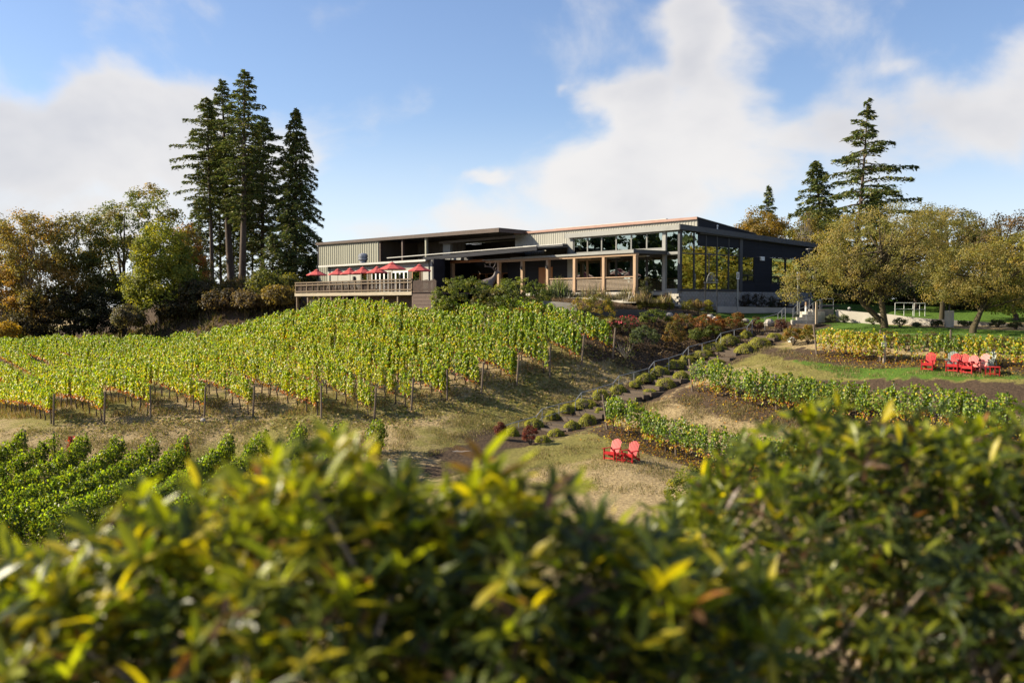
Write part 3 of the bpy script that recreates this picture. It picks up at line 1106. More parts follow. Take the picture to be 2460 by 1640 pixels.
def broadleaf(name, label, cat, px, py, Y, top, ells, n_cl, per, clump, L, palette, weights=None, bark='bark', r=0.25, group=None, lean=0, n_limb=9, W=None, stems=1, base=None, **kw):
    """ells: crown ellipsoids as (px centre, py centre, dY, px radius, py radius, depth radius m)"""
    b = P(px, py, Y)
    if base is None:
        g = gz(b.x, b.y)
        b.z = min(b.z, g) if b.z > g + 0.4 else g
    root = thing(name, label, cat, b, 0, group)
    E = []
    for (cx, cy, dY, rx, ry, rd) in ells:
        p = P(cx, cy, Y + dY)
        k = (Y + dY) / FPX
        E.append((p.x, p.y, p.z, rx * k, rd, ry * k))
    cs = crown(root, E, n_cl, per, clump, L, W or L * 0.6, palette, weights, **kw)
    mb = MB()
    ht = max(e[2] for e in E)
    for sI in range(stems):
        o = Vector((random.uniform(-1, 1), random.uniform(-1, 1), 0)) * (0.25 * stems if stems > 1 else 0)
        tp = Vector((E[sI % len(E)][0], E[sI % len(E)][1], E[sI % len(E)][2] + E[sI % len(E)][5] * 0.6))
        bb = b + o
        m1 = bb.lerp(tp, 0.33) + Vector((random.uniform(-.3, .3), random.uniform(-.3, .3), 0))
        m2 = bb.lerp(tp, 0.66) + Vector((random.uniform(-.3, .3), random.uniform(-.3, .3), 0))
        rs = r / math.sqrt(stems)
        mb.tube([bb - Vector((0, 0, 0.3)), bb + Vector((0, 0, 0.3)), m1, m2, tp], [rs * 1.35, rs, rs * 0.75, rs * 0.45, rs * 0.1], 8, False)
        for q in random.sample(cs, min(n_limb, len(cs))):
            f = random.uniform(0.25, 0.75)
            a = bb.lerp(m1, f / 0.33) if f < 0.33 else (m1.lerp(m2, (f - 0.33) / 0.33) if f < 0.66 else m2.lerp(tp, (f - 0.66) / 0.34))
            if a.z > q.z + 1.0:
                a = bb.lerp(m1, 0.8)
            mid_ = a.lerp(q, 0.5) + Vector((random.uniform(-.3, .3), random.uniform(-.3, .3), random.uniform(-0.1, .5)))
            mb.tube([a, mid_, q], [rs * 0.4, rs * 0.24, rs * 0.07], 5, False)
    mb.build('trunk', M[bark], root, world=True, smooth=True)
    return root


def conifer(name, label, px_b, py_b, px_t, py_t, Y, crown_from, spread, n_br, group=None, droop=0.15, dens=1.0, palette=None, tr=0.3, asym=0.0, needle=0.5, base_ground=True,
            prof=None, upturn=0.1):
    b = P(px_b, py_b, Y)
    if base_ground:
        b.z = min(gz(b.x, b.y), b.z)
    t = P(px_t, py_t, Y)
    root = thing(name, label, 'conifer', b, 0, group)
    H = t.z - b.z
    mb = MB()
    pts = []
    for f in np.linspace(0, 1, 9):
        q = b.lerp(t, f)
        q += Vector((math.sin(f * 5 + px_b) * 0.12, math.cos(f * 4) * 0.1, 0)) * (1 - f)
        pts.append(q)
    mb.tube([pts[0] - Vector((0, 0, 0.4))] + pts, [tr * 1.25] + [tr * (1 - 0.93 * f) for f in np.linspace(0, 1, 9)], 8, False)
    C_, Nn, T_ = [], [], []
    prof = prof or (lambda g: min(1.0, 0.55 + 1.5 * g) * min(1.0, (1 - g) * 2.3 + 0.07) ** 0.85)
    for i in range(n_br):
        g = (i + random.random() * 0.8) / n_br
        f = crown_from + (1 - crown_from) * g
        a = b.lerp(t, f)
        ang = i * 2.399 + random.uniform(-0.5, 0.5)
        Lb = spread * prof(g) * random.uniform(0.6, 1.18) * (1 + asym * math.cos(ang))
        if Lb < 0.15:
            Lb = 0.15
        dirv = Vector((math.cos(ang), math.sin(ang), 0))
        rise = upturn + 0.55 * max(0, g - 0.6)
        rise += random.gauss(0, 0.11)
        end = a + dirv * Lb + Vector((0, 0, Lb * (rise - droop * (1 + (1 - g)))))
        mid_ = a + dirv * Lb * 0.5 + Vector((0, 0, Lb * (rise * 0.7 - droop * 0.1)))
        mb.tube([a, mid_, end], [0.05 + 0.012 * Lb, 0.035, 0.012], 4, False)
        m = int((12 + Lb * 26) * dens)
        q = rng.random(m) ** 0.75
        q = 0.12 + q * 0.93
        w = 0.5 * Lb * (1.15 - q) * 0.6 + 0.16
        lat = rng.normal(0, 1, m) * w * 0.6
        side = Vector((-dirv.y, dirv.x, 0))
        for k in range(m):
            u = min(q[k], 1.0)
            p = a.lerp(mid_, u * 2) if u < 0.5 else mid_.lerp(end, u * 2 - 1)
            p = p + side * lat[k] + Vector((0, 0, -abs(random.gauss(0, 0.2)) - 0.05 * abs(lat[k]) + 0.03))
            C_.append(p[:])
            dd = dirv * 0.8 + side * (0.9 * np.sign(lat[k])) + Vector((0, 0, -0.35 - random.random() * 0.5))
            T_.append(dd[:])
            Nn.append((random.gauss(0, .5), random.gauss(0, .5), 1.0))
    C_ = np.array(C_)
    n = len(C_)
    palette = palette or [(0.065, 0.09, 0.03), (0.11, 0.135, 0.043), (0.19, 0.19, 0.065)]
    L = needle * rng.uniform(0.6, 1.35, n)
    cl = pal(n, palette, None, 0.25)
    cards('foliage', C_, np.array(Nn) + rng.normal(0, 0.2, (n, 3)), np.array(T_) + rng.normal(0, 0.25, (n, 3)), L, L * 0.36, cl, M['needle'], root, 0.15)
    mb.build('trunk', M['bark'], root, world=True, smooth=True)
    return root


GC = 'tall conifers on the knoll left of the winery'
conifer('conifer', 'slim conifer with bare lower trunk, leftmost of the tall conifer clump', 509, 702, 498, 235, 132, 0.38, 3.5, 105, GC, asym=-0.22, dens=1.15, tr=0.32, droop=0.07)
conifer('conifer', 'tall dark conifer with thick trunk, second from left in the clump', 556, 690, 532, 192, 136, 0.34, 3.7, 120, GC, tr=0.56, droop=0.07, dens=1.15)
conifer('conifer', 'tallest conifer of the clump, long clear reddish trunk', 583, 712, 588, 168, 128, 0.33, 3.9, 120, GC, tr=0.52, droop=0.07, dens=1.15)
conifer('conifer', 'dense conifer right behind the tallest one of the clump', 628, 692, 634, 285, 139, 0.22, 4.8, 150, GC, tr=0.36, dens=1.15, droop=0.1)
conifer('conifer', 'shaggy conifer leafy to the ground, standing alone beside the deck', 708, 712, 712, 262, 127, 0.06, 3.8, 210, GC, tr=0.36, dens=1.4, droop=0.26,
        prof=lambda g: max(0.08, min(1.0, 1.25 * (1 - g) ** 0.62)))
conifer('conifer', 'thin young conifer with a bare stem in the middle of the clump', 604, 690, 607, 400, 143, 0.2, 3.2, 70, GC, tr=0.2)
conifer('conifer', 'thin conifer between the two leftmost trunks of the clump', 531, 690, 527, 330, 142, 0.24, 3.6, 80, GC, tr=0.22)
conifer('conifer', 'short young conifer low between the trunks of the clump', 560, 690, 562, 470, 146, 0.1, 3.6, 70, GC, tr=0.18, droop=0.25)
conifer('conifer', 'short young conifer low at the left foot of the clump', 482, 705, 480, 480, 140, 0.08, 3.8, 70, GC, tr=0.18, droop=0.25)
conifer('conifer', 'small drooping conifer in front of the shaggy one', 655, 712, 657, 560, 124, 0.05, 2.8, 60, GC, tr=0.15, droop=0.3)
GR = 'conifers behind the right end of the winery'
conifer('conifer', 'large open conifer with long level branches and leaning top', 2052, 640, 2086, 238, 104, 0.12, 6.4, 74, GR, tr=0.34, dens=1.45, droop=0.07, upturn=0.08, needle=0.5,
        prof=lambda g: (1.0 if g < 0.45 else max(0.06, 1 - (g - 0.45) * 1.9)))
conifer('conifer', 'dense dark conifer left of the large open one', 1985, 640, 1960, 385, 112, 0.1, 5.2, 130, GR, tr=0.3, dens=1.1, prof=lambda g: max(0.06, (1 - g) ** 0.7))
conifer('conifer', 'small pointed conifer above the dark roof', 1842, 640, 1847, 445, 118, 0.1, 4.2, 70, GR, tr=0.2, droop=0.1, prof=lambda g: max(0.05, (1 - g) ** 0.9), needle=0.5)
conifer('conifer', 'low dark conifer behind the crown of the big orchard tree', 2120, 680, 2095, 470, 112, 0.1, 4.6, 90, GR, tr=0.25, prof=lambda g: max(0.06, (1 - g) ** 0.7))

GL = 'broadleaf trees along the left edge of the vineyard'
BRN = [(0.300, 0.213, 0.069), (0.237, 0.200, 0.062), (0.400, 0.225, 0.056), (0.175, 0.175, 0.050)]
broadleaf('birch_thicket', 'thin brown-leaved tree with many pale stems at the far left', 'tree', 90, 815, 112, 510, [(75, 600, 0, 95, 90, 4), (110, 700, 0, 100, 100, 3.5), (60, 560, 0, 65, 55, 3)],
          240, 70, 1.0, 0.26, BRN, bark='bark_grey', r=0.3, group=GL, stems=7, n_limb=10)
broadleaf('birch_thicket', 'brown and orange tree cut by the left edge of the photo', 'tree', 0, 825, 115, 520, [(-10, 620, 0, 80, 105, 4), (15, 730, 0, 70, 90, 4)],
          220, 75, 1.0, 0.27, [(0.350, 0.225, 0.062), (0.250, 0.213, 0.062), (0.475, 0.237, 0.056), (0.188, 0.175, 0.050)], bark='bark_grey', r=0.25, group=GL, stems=4)
broadleaf('alder_tree', 'airy olive tree between the brown thicket and the tall green tree', 'tree', 178, 815, 114, 520, [(180, 590, 0, 55, 75, 3.5), (195, 700, 0, 70, 90, 3.5)],
          200, 65, 0.95, 0.27, [(0.164, 0.164, 0.054), (0.109, 0.136, 0.045), (0.236, 0.181, 0.054)], bark='bark', r=0.2, group=GL, stems=3)
broadleaf('maple_tree', 'tall dark green maple with a rounded open top', 'tree', 300, 830, 116, 445, [(300, 560, 0, 85, 80, 4.5), (355, 500, 0, 52, 55, 3.5), (280, 660, 0, 80, 100, 4), (405, 560, 0, 42, 60, 3), (255, 730, 0, 80, 70, 4)],
          300, 72, 1.0, 0.27, [(0.100, 0.136, 0.033), (0.154, 0.181, 0.045), (0.236, 0.190, 0.051), (0.307, 0.200, 0.054)], [1.3, 1.2, 0.7, 0.35], bark='bark', r=0.35, group=GL, n_limb=14)
broadleaf('maple_tree', 'yellow-green maple in front, low on the vineyard edge', 'tree', 385, 780, 107, 530, [(385, 610, 0, 60, 75, 3.6), (395, 690, 0, 85, 70, 3.6), (345, 690, 0, 40, 60, 2.6), (430, 660, 0, 45, 70, 2.5)],
          340, 80, 0.9, 0.26, [(0.155, 0.188, 0.029), (0.238, 0.244, 0.032), (0.360, 0.326, 0.035), (0.091, 0.115, 0.021)], [1.2, 1, 0.7, 0.9], bark='bark', r=0.25, group=GL)
broadleaf('maple_tree', 'small maple with orange top beside the conifer clump', 'tree', 455, 770, 113, 535, [(452, 590, 0, 30, 55, 2.6), (468, 670, 0, 40, 70, 2.6)],
          140, 65, 0.8, 0.26, [(0.435, 0.181, 0.054), (0.236, 0.181, 0.054), (0.109, 0.136, 0.036)], bark='bark', r=0.15, group=GL)
for i, (cx, cy, rx, ry, Yd, lab, pl) in enumerate([
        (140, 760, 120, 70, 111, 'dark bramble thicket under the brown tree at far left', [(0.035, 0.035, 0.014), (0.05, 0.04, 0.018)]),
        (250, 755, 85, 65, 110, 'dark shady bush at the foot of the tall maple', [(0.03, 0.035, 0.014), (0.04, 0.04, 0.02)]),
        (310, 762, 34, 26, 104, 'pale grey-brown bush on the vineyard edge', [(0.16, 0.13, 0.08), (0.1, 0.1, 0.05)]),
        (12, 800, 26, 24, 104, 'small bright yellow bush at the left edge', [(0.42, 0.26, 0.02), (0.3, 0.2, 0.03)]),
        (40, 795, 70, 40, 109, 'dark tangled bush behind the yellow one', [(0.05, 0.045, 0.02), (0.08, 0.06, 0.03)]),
        (480, 718, 70, 45, 106, 'dark low bush under the leftmost conifer', [(0.05, 0.055, 0.02), (0.1, 0.07, 0.03)]),
        (555, 705, 45, 30, 105, 'reddish brown brush between the conifer trunks', [(0.14, 0.085, 0.04), (0.08, 0.07, 0.03), (0.18, 0.14, 0.03)]),
        (640, 690, 42, 35, 102, 'yellow-green bush under the conifers', [(0.2, 0.19, 0.03), (0.12, 0.13, 0.03), (0.07, 0.085, 0.02)]),
        (672, 712, 40, 24, 100, 'low golden shrub beside the deck corner', [(0.28, 0.2, 0.04), (0.16, 0.12, 0.05)]),
        (610, 720, 55, 20, 101, 'dry brown brush on the bank below the conifers', [(0.17, 0.12, 0.07), (0.1, 0.075, 0.04)]),
        (430, 735, 60, 35, 106, 'dark brush between the yellow-green maple and the conifers', [(0.045, 0.045, 0.018), (0.08, 0.055, 0.025)]),
        (545, 722, 60, 24, 103, 'shaded brown brush at the top of the vineyard below the conifers', [(0.1, 0.065, 0.035), (0.06, 0.05, 0.025)]),
        (690, 690, 30, 30, 108, 'yellow-green sapling beside the shaggy conifer', [(0.2, 0.18, 0.03), (0.1, 0.11, 0.03)]),
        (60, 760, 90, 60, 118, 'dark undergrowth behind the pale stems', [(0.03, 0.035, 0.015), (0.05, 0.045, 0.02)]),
        (755, 650, 26, 45, 132, 'green tree seen behind the barn corner', [(0.05, 0.075, 0.02), (0.09, 0.11, 0.03)])]):
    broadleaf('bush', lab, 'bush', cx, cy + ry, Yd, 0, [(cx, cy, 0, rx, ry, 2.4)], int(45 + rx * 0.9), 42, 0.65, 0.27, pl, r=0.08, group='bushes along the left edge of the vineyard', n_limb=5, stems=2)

GT = 'autumn trees right of the winery'
OLV = [(0.287, 0.241, 0.081), (0.230, 0.224, 0.063), (0.356, 0.265, 0.098), (0.172, 0.172, 0.052)]
broadleaf('orchard_tree', 'wide spreading olive-brown orchard tree with a forked mossy trunk', 'tree', 2130, 786, 68.5, 500,
          [(2110, 600, 0, 165, 95, 4.2), (2010, 660, 0, 120, 60, 3.4), (2210, 620, 0, 110, 80, 3.4), (1940, 690, 0, 75, 48, 2.4), (1880, 705, 0, 34, 30, 1.6), (2060, 690, 0, 80, 40, 2.6), (2160, 545, 1, 130, 60, 3)],
          430, 75, 0.6, 0.13, OLV, bark='bark_moss', r=0.33, group=GT, n_limb=26, W=0.065, stems=2, tone=0.25)
broadleaf('orchard_tree', 'olive-brown orchard tree at the right edge with a low dark trunk', 'tree', 2343, 801, 63.5, 560,
          [(2360, 660, 0, 130, 75, 3.2), (2440, 640, 0, 90, 90, 3), (2280, 700, 0, 75, 45, 2.2), (2430, 715, 0, 90, 38, 2.4)],
          330, 75, 0.55, 0.125, [(0.276, 0.224, 0.069), (0.207, 0.201, 0.052), (0.322, 0.230, 0.063), (0.161, 0.161, 0.048)], bark='bark_moss', r=0.26, group=GT, n_limb=22, W=0.065, stems=2)
broadleaf('orchard_tree', 'third orchard tree, pale crown between the two spreading ones', 'tree', 2262, 795, 74, 500,
          [(2260, 580, 0, 120, 85, 3.6), (2300, 650, 0, 90, 60, 3)], 200, 70, 0.6, 0.135, OLV, bark='bark_moss', r=0.22, group=GT, n_limb=14, W=0.07)
broadleaf('oak_tree', 'rusty brown oak with gaps of sky at the upper right', 'tree', 2420, 760, 92, 515,
          [(2400, 560, 0, 80, 45, 4), (2460, 545, 0, 60, 40, 3.5), (2440, 620, 0, 90, 60, 4), (2350, 590, 0, 50, 50, 3)], 130, 60, 0.75, 0.2, [(0.184, 0.115, 0.057), (0.127, 0.092, 0.040), (0.092, 0.081, 0.034)], r=0.35, group=GT, n_limb=22)
broadleaf('oak_tree', 'dark rounded oak behind the orchard trees', 'tree', 2290, 770, 96, 490,
          [(2270, 560, 0, 90, 60, 5), (2200, 560, 0, 70, 55, 4), (2330, 620, 0, 80, 70, 4), (2230, 650, 0, 130, 80, 4)], 210, 60, 0.9, 0.22, [(0.081, 0.081, 0.029), (0.127, 0.098, 0.034), (0.057, 0.063, 0.023)], r=0.4, group=GT)
broadleaf('maple_tree', 'golden orange maple above the dark roof', 'tree', 1835, 720, 105, 500,
          [(1830, 545, 0, 50, 45, 3.5), (1870, 570, 0, 45, 40, 3), (1800, 560, 0, 35, 35, 2.5)], 110, 60, 0.8, 0.22, [(0.345, 0.196, 0.034), (0.253, 0.161, 0.034), (0.184, 0.149, 0.034), (0.138, 0.115, 0.034)], r=0.25, group=GT)
broadleaf('maple_tree', 'yellow-green maple below the dense dark conifer', 'tree', 1960, 720, 100, 520,
          [(1965, 580, 0, 75, 60, 4), (2000, 620, 0, 60, 50, 3.4), (1920, 600, 0, 45, 45, 3)], 140, 60, 0.85, 0.22, [(0.196, 0.172, 0.034), (0.138, 0.138, 0.029), (0.253, 0.172, 0.034), (0.092, 0.103, 0.029)], r=0.25, group=GT)
broadleaf('poplar_tree', 'almost bare thin tree with pale twigs above the roof end', 'tree', 1935, 720, 98, 500,
          [(1933, 560, 0, 22, 55, 1.6)], 22, 30, 0.5, 0.18, [(0.172, 0.138, 0.057), (0.230, 0.172, 0.069)], bark='bark_grey', r=0.2, group=GT, n_limb=20, stems=5)
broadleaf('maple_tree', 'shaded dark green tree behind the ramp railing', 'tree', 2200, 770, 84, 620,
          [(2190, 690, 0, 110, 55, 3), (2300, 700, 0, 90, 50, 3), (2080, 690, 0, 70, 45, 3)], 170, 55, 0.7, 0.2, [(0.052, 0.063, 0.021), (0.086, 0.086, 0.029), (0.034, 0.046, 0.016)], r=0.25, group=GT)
broadleaf('maple_tree', 'sunlit green tree low at the right edge of the photo', 'tree', 2440, 790, 74, 640,
          [(2430, 720, 0, 70, 45, 2.5), (2500, 690, 0, 70, 60, 3)], 120, 55, 0.6, 0.17, [(0.149, 0.184, 0.029), (0.103, 0.138, 0.023), (0.218, 0.207, 0.034)], r=0.2, group=GT)
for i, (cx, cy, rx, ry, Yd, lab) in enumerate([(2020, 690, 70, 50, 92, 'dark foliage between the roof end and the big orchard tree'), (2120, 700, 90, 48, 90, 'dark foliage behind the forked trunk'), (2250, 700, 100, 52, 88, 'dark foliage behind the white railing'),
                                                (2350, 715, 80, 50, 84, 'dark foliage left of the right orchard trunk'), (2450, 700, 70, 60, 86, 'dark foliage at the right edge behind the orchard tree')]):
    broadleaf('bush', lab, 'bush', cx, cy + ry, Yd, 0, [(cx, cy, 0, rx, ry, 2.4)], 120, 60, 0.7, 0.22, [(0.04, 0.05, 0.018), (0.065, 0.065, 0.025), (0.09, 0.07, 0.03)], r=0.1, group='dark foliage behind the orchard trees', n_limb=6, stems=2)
# the grove goes on beyond the right edge, seen in the glass wall
GROVE = [(44, 74, 13, 0), (56, 84, 17, 0), (66, 70, 12, 0), (80, 90, 20, 0), (92, 76, 18, 0), (52, 66, 9, 0), (72, 80, 16, 0), (60, 94, 19, 0), (84, 68, 14, 0), (100, 92, 22, 0), (50, 79, 10, 0), (47, 87, 11, 0), (58, 75, 12, 0),
         (-86, 76, 21, 1), (-90, 84, 25, 1), (-86, 91, 22, 1), (-93, 97, 27, 1), (-87, 103, 23, 1), (-95, 109, 26, 1), (-98, 88, 28, 1), (-100, 80, 24, 1), (-92, 116, 25, 1), (-104, 100, 29, 1), (-88, 97, 24, 1)]
cnt = [0, 0]
for x, y, h, sd_ in GROVE:
    z = gz(x, y)
    root = thing('fir_tree', ('fir of the grove beyond the right edge, %s counted from the lawn' if sd_ == 0 else 'fir of the wood beyond the left edge, %s counted from the vineyard') % ORD[cnt[sd_]], 'conifer', (x, y, z), 0,
                 'firs beyond the right edge' if sd_ == 0 else 'firs beyond the left edge')
    cnt[sd_] += 1
    if sd_ == 0 and h < 15:
        root['label'] = 'golden tree of the grove beyond the right edge, %s counted from the lawn' % ORD[cnt[0] - 1]
        root['category'] = 'tree'
        root['group'] = 'golden trees beyond the right edge'
        root.name = 'autumn_tree'
        crown(root, [(x, y, 2.2, 4.2, 4.2, 4.2)], 130, 46, 1.0, 0.3, 0.2, [(0.3, 0.28, 0.04), (0.22, 0.22, 0.035), (0.36, 0.25, 0.04)], lower=-1)
        MB().tube([(x, y, z - 0.3), (x, y, 4)], [0.25, 0.06], 7).build('trunk', M['bark'], root, world=True)
        continue
    crown(root, [(x, y, z + h * 0.26, h * 0.24, h * 0.24, h * 0.24), (x, y, z + h * 0.58, h * 0.16, h * 0.16, h * 0.24), (x, y, z + h * 0.85, h * 0.06, h * 0.06, h * 0.16)], 80, 26, 1.1, 1.1 if sd_ else 0.8,
          0.8 if sd_ else 0.4, [(0.035, 0.055, 0.018), (0.06, 0.08, 0.025)], matn='needle')
    MB().tube([(x, y, z - 0.3), (x, y, z + h * 0.95)], [0.25, 0.04], 7).build('trunk', M['bark'], root, world=True)


def shrub(label, px, py, w, h, palette, weights=None, name='shrub', group='shrubs in the garden beds', n_cl=40, per=40, L=0.1, Y=None, cl=0.22, cat='shrub', flowers=None, matn='tree', squash=1.0, W=None, lift=0.0):
    """a leafy shrub standing where the photograph shows its foot"""
    g = G(px, py) if Y is None else P(px, py, Y)
    k = g.y / FPX
    rx, rz = w * k * 0.5, h * k * 0.5
    if Y is not None:
        ztop = P(px, py - h, Y).z
        g.z = gz(g.x, g.y) if ztop - gz(g.x, g.y) > 0.3 else ztop - 0.3
        rz = (ztop - g.z) * 0.5
    root = thing(name, label, cat, g, 0, group)
    cs = crown(root, [(g.x, g.y, g.z + rz * 0.95 + lift, max(rx - cl * 0.6, 0.05), max(rx * 0.85 * squash - cl * 0.5, 0.05), max(rz - cl * 0.4, 0.05))], n_cl, per, cl, L, W or L * 0.55, palette, weights, matn=matn, name='foliage', lower=-0.55, inner=0.7, tone=0.35)
    mb = MB()
    for q in random.sample(cs, min(7, len(cs))):
        mb.tube([g - Vector((0, 0, 0.1)), g.lerp(q, 0.5) + Vector((0, 0, 0.05)), q], [0.03, 0.02, 0.008], 4, False)
    mb.build('stems', M['bark'], root, world=True)
    if flowers:
        n = flowers[1]
        d = rnd_dir(n)
        d[:, 2] = np.abs(d[:, 2])
        c = np.array([g.x, g.y, g.z + rz]) + d * np.array([rx, rx * 0.8, rz]) * 1.02
        cards('flowers', c, d, rnd_dir(n), 0.14, 0.13, pal(n, [flowers[0]]), M['tree'], root, 0.4, 'stuff')
    return root


RH = [(0.095, 0.13, 0.026), (0.15, 0.185, 0.036), (0.23, 0.235, 0.05), (0.06, 0.085, 0.022)]
shrub('large dome-shaped green rhododendron left of the elk statue', 1112, 742, 168, 84, RH, n_cl=150, per=44, L=0.15, Y=77.5, cl=0.3)
shrub('brown-tinged rhododendron in front of the elk statue', 1178, 750, 110, 66, [(0.1, 0.095, 0.032), (0.16, 0.12, 0.045), (0.07, 0.085, 0.025)], n_cl=70, per=44, L=0.15, Y=75.5, cl=0.28)
shrub('large green rhododendron right of the elk statue', 1250, 750, 168, 90, RH, n_cl=150, per=44, L=0.15, Y=75.5, cl=0.3)
YG = [(0.24, 0.21, 0.03), (0.16, 0.16, 0.03), (0.34, 0.22, 0.03), (0.1, 0.11, 0.025)]
shrub('low orange and yellow shrub above the vines, left of the golden one', 1245, 790, 80, 55, YG + [(0.35, 0.12, 0.03)], n_cl=50, per=36, L=0.12, Y=71.5)
shrub('low golden shrub beside the concrete wall', 1310, 790, 78, 54, YG, n_cl=50, per=36, L=0.12, Y=71.5)
shrub('tall loose yellow-green shrub right of the concrete wall', 1422, 790, 118, 90, YG + [(0.12, 0.14, 0.025)], n_cl=90, per=36, L=0.12, Y=71.8, cl=0.25)
shrub('pink-flowered rose bush in the mulched bed', 1507, 806, 62, 48, [(0.07, 0.09, 0.03), (0.14, 0.09, 0.05)], n_cl=40, L=0.1, flowers=(PINK, 46))
shrub('second rose bush with a few red blooms behind the vine row end', 1478, 800, 40, 36, [(0.08, 0.08, 0.03), (0.14, 0.07, 0.04)], n_cl=30, L=0.1, flowers=((0.4, 0.06, 0.06), 22))
shrub('broad green shrub under the retaining wall', 1572, 782, 84, 42, [(0.09, 0.13, 0.025), (0.14, 0.17, 0.03), (0.06, 0.085, 0.02)], n_cl=55, L=0.11)
shrub('silver-green rounded shrub in the mulched bed', 1548, 838, 80, 62, [(0.14, 0.17, 0.09), (0.09, 0.12, 0.05), (0.06, 0.085, 0.03)], n_cl=60, L=0.11)
shrub('tall olive shrub with rusty tips right of the silver-green one', 1620, 838, 62, 70, [(0.15, 0.12, 0.035), (0.22, 0.12, 0.035), (0.1, 0.11, 0.03)], n_cl=55, L=0.11)
shrub('green shrub with orange top below the lawn', 1640, 798, 72, 48, [(0.12, 0.13, 0.03), (0.3, 0.12, 0.03), (0.08, 0.1, 0.025)], n_cl=45)
shrub('orange-red shrub directly under the arched trellis', 1688, 806, 58, 56, [(0.3, 0.1, 0.035), (0.14, 0.1, 0.03), (0.36, 0.15, 0.03), (0.1, 0.11, 0.03)], n_cl=50)
shrub('low light green shrub at the edge of the mulched bed', 1672, 822, 40, 34, [(0.14, 0.17, 0.04), (0.09, 0.12, 0.03)], n_cl=28)
shrub('spreading light green shrub left of the stair', 1712, 812, 50, 36, [(0.16, 0.18, 0.035), (0.11, 0.14, 0.03)], n_cl=32)
shrub('bright orange shrub by the boulders', 1722, 796, 46, 40, [(0.4, 0.14, 0.03), (0.26, 0.12, 0.03), (0.12, 0.12, 0.03)], n_cl=40)
shrub('red-orange shrub against the stair rail', 1762, 800, 56, 44, [(0.34, 0.1, 0.035), (0.14, 0.11, 0.03), (0.1, 0.1, 0.03)], n_cl=42)
shrub('upright orange shrub at the lawn edge', 1772, 782, 34, 34, [(0.32, 0.13, 0.03), (0.14, 0.13, 0.03)], n_cl=28)
shrub('round maroon shrub left of the upper handrail', 1818, 800, 36, 40, [(0.09, 0.035, 0.03), (0.13, 0.055, 0.04)], n_cl=36, L=0.08)
shrub('round maroon shrub right of the upper handrail', 1876, 798, 36, 34, [(0.1, 0.04, 0.035), (0.15, 0.06, 0.045)], n_cl=36, L=0.08)
shrub('yellow and orange shrub at the head of the top vine row', 1905, 828, 62, 48, [(0.3, 0.22, 0.03), (0.16, 0.15, 0.03), (0.34, 0.14, 0.03), (0.12, 0.13, 0.03)], n_cl=50)
shrub('second yellow and green shrub touching the leaning vine post', 1940, 826, 44, 50, [(0.22, 0.2, 0.03), (0.12, 0.14, 0.03), (0.34, 0.2, 0.03)], n_cl=40)
for i, (px, py, w, h) in enumerate([(2060, 826, 62, 32), (2125, 832, 70, 42), (2180, 844, 74, 50), (2240, 846, 70, 52), (2330, 846, 66, 44), (2405, 850, 70, 48)]):
    shrub('olive shrub behind the yellow vine row, %s from the left' % ORD[i], px, py, w, h, [(0.12, 0.11, 0.035), (0.08, 0.09, 0.025), (0.2, 0.12, 0.04), (0.16, 0.14, 0.03)], n_cl=36, group='olive shrubs behind the yellow vine row')
for i, (px, py, w, h, p_) in enumerate([(1546, 741, 40, 26, YG[:2]), (1582, 742, 44, 34, [(0.3, 0.26, 0.03), (0.2, 0.2, 0.03)]), (1606, 740, 30, 26, YG[:2]), (1652, 746, 34, 34, [(0.16, 0.17, 0.05), (0.26, 0.23, 0.04)]),
                                        (1678, 746, 26, 30, [(0.3, 0.22, 0.06), (0.22, 0.18, 0.05)]), (1702, 746, 24, 30, [(0.3, 0.27, 0.03), (0.2, 0.2, 0.03)])]):
    shrub('small yellow-green border plant in front of the glass hall, %s from the left' % ORD[i], px, py, w, h, p_, n_cl=26, L=0.1, Y=75.5, group='border plants in front of the glass hall', name='border_plant')
shrub('dark upright conifer shrub at the end of the porch', 1552, 712, 38, 52, [(0.05, 0.065, 0.025), (0.09, 0.085, 0.04)], n_cl=34, Y=76)
shrub('small crimson shrub under the corner window', 1600, 716, 26, 16, [(0.3, 0.03, 0.05), (0.2, 0.03, 0.04)], n_cl=16, Y=76.5, L=0.08)
for i, (px, py, w, h) in enumerate([(1768, 735, 24, 26), (1792, 737, 34, 34), (1822, 737, 40, 36), (1852, 737, 30, 30), (1880, 738, 36, 34)]):
    shrub('dark leafy shrub against the foot of the dark wall, %s from the left' % ORD[i], px, py, w, h, [(0.03, 0.04, 0.018), (0.06, 0.04, 0.03)], n_cl=24, Y=82.5, group='dark shrubs along the dark wall')
for i, (px, py) in enumerate([(1748, 745), (1772, 745), (1798, 746), (1825, 746), (1852, 747), (1885, 748)]):
    shrub('small grey-green tuft on the curb beside the lawn, %s from the left' % ORD[i], px, py, 15, 12, [(0.2, 0.22, 0.1), (0.14, 0.17, 0.07)], n_cl=14, per=24, L=0.08, cl=0.1, group='grey-green tufts along the curb', name='tuft')
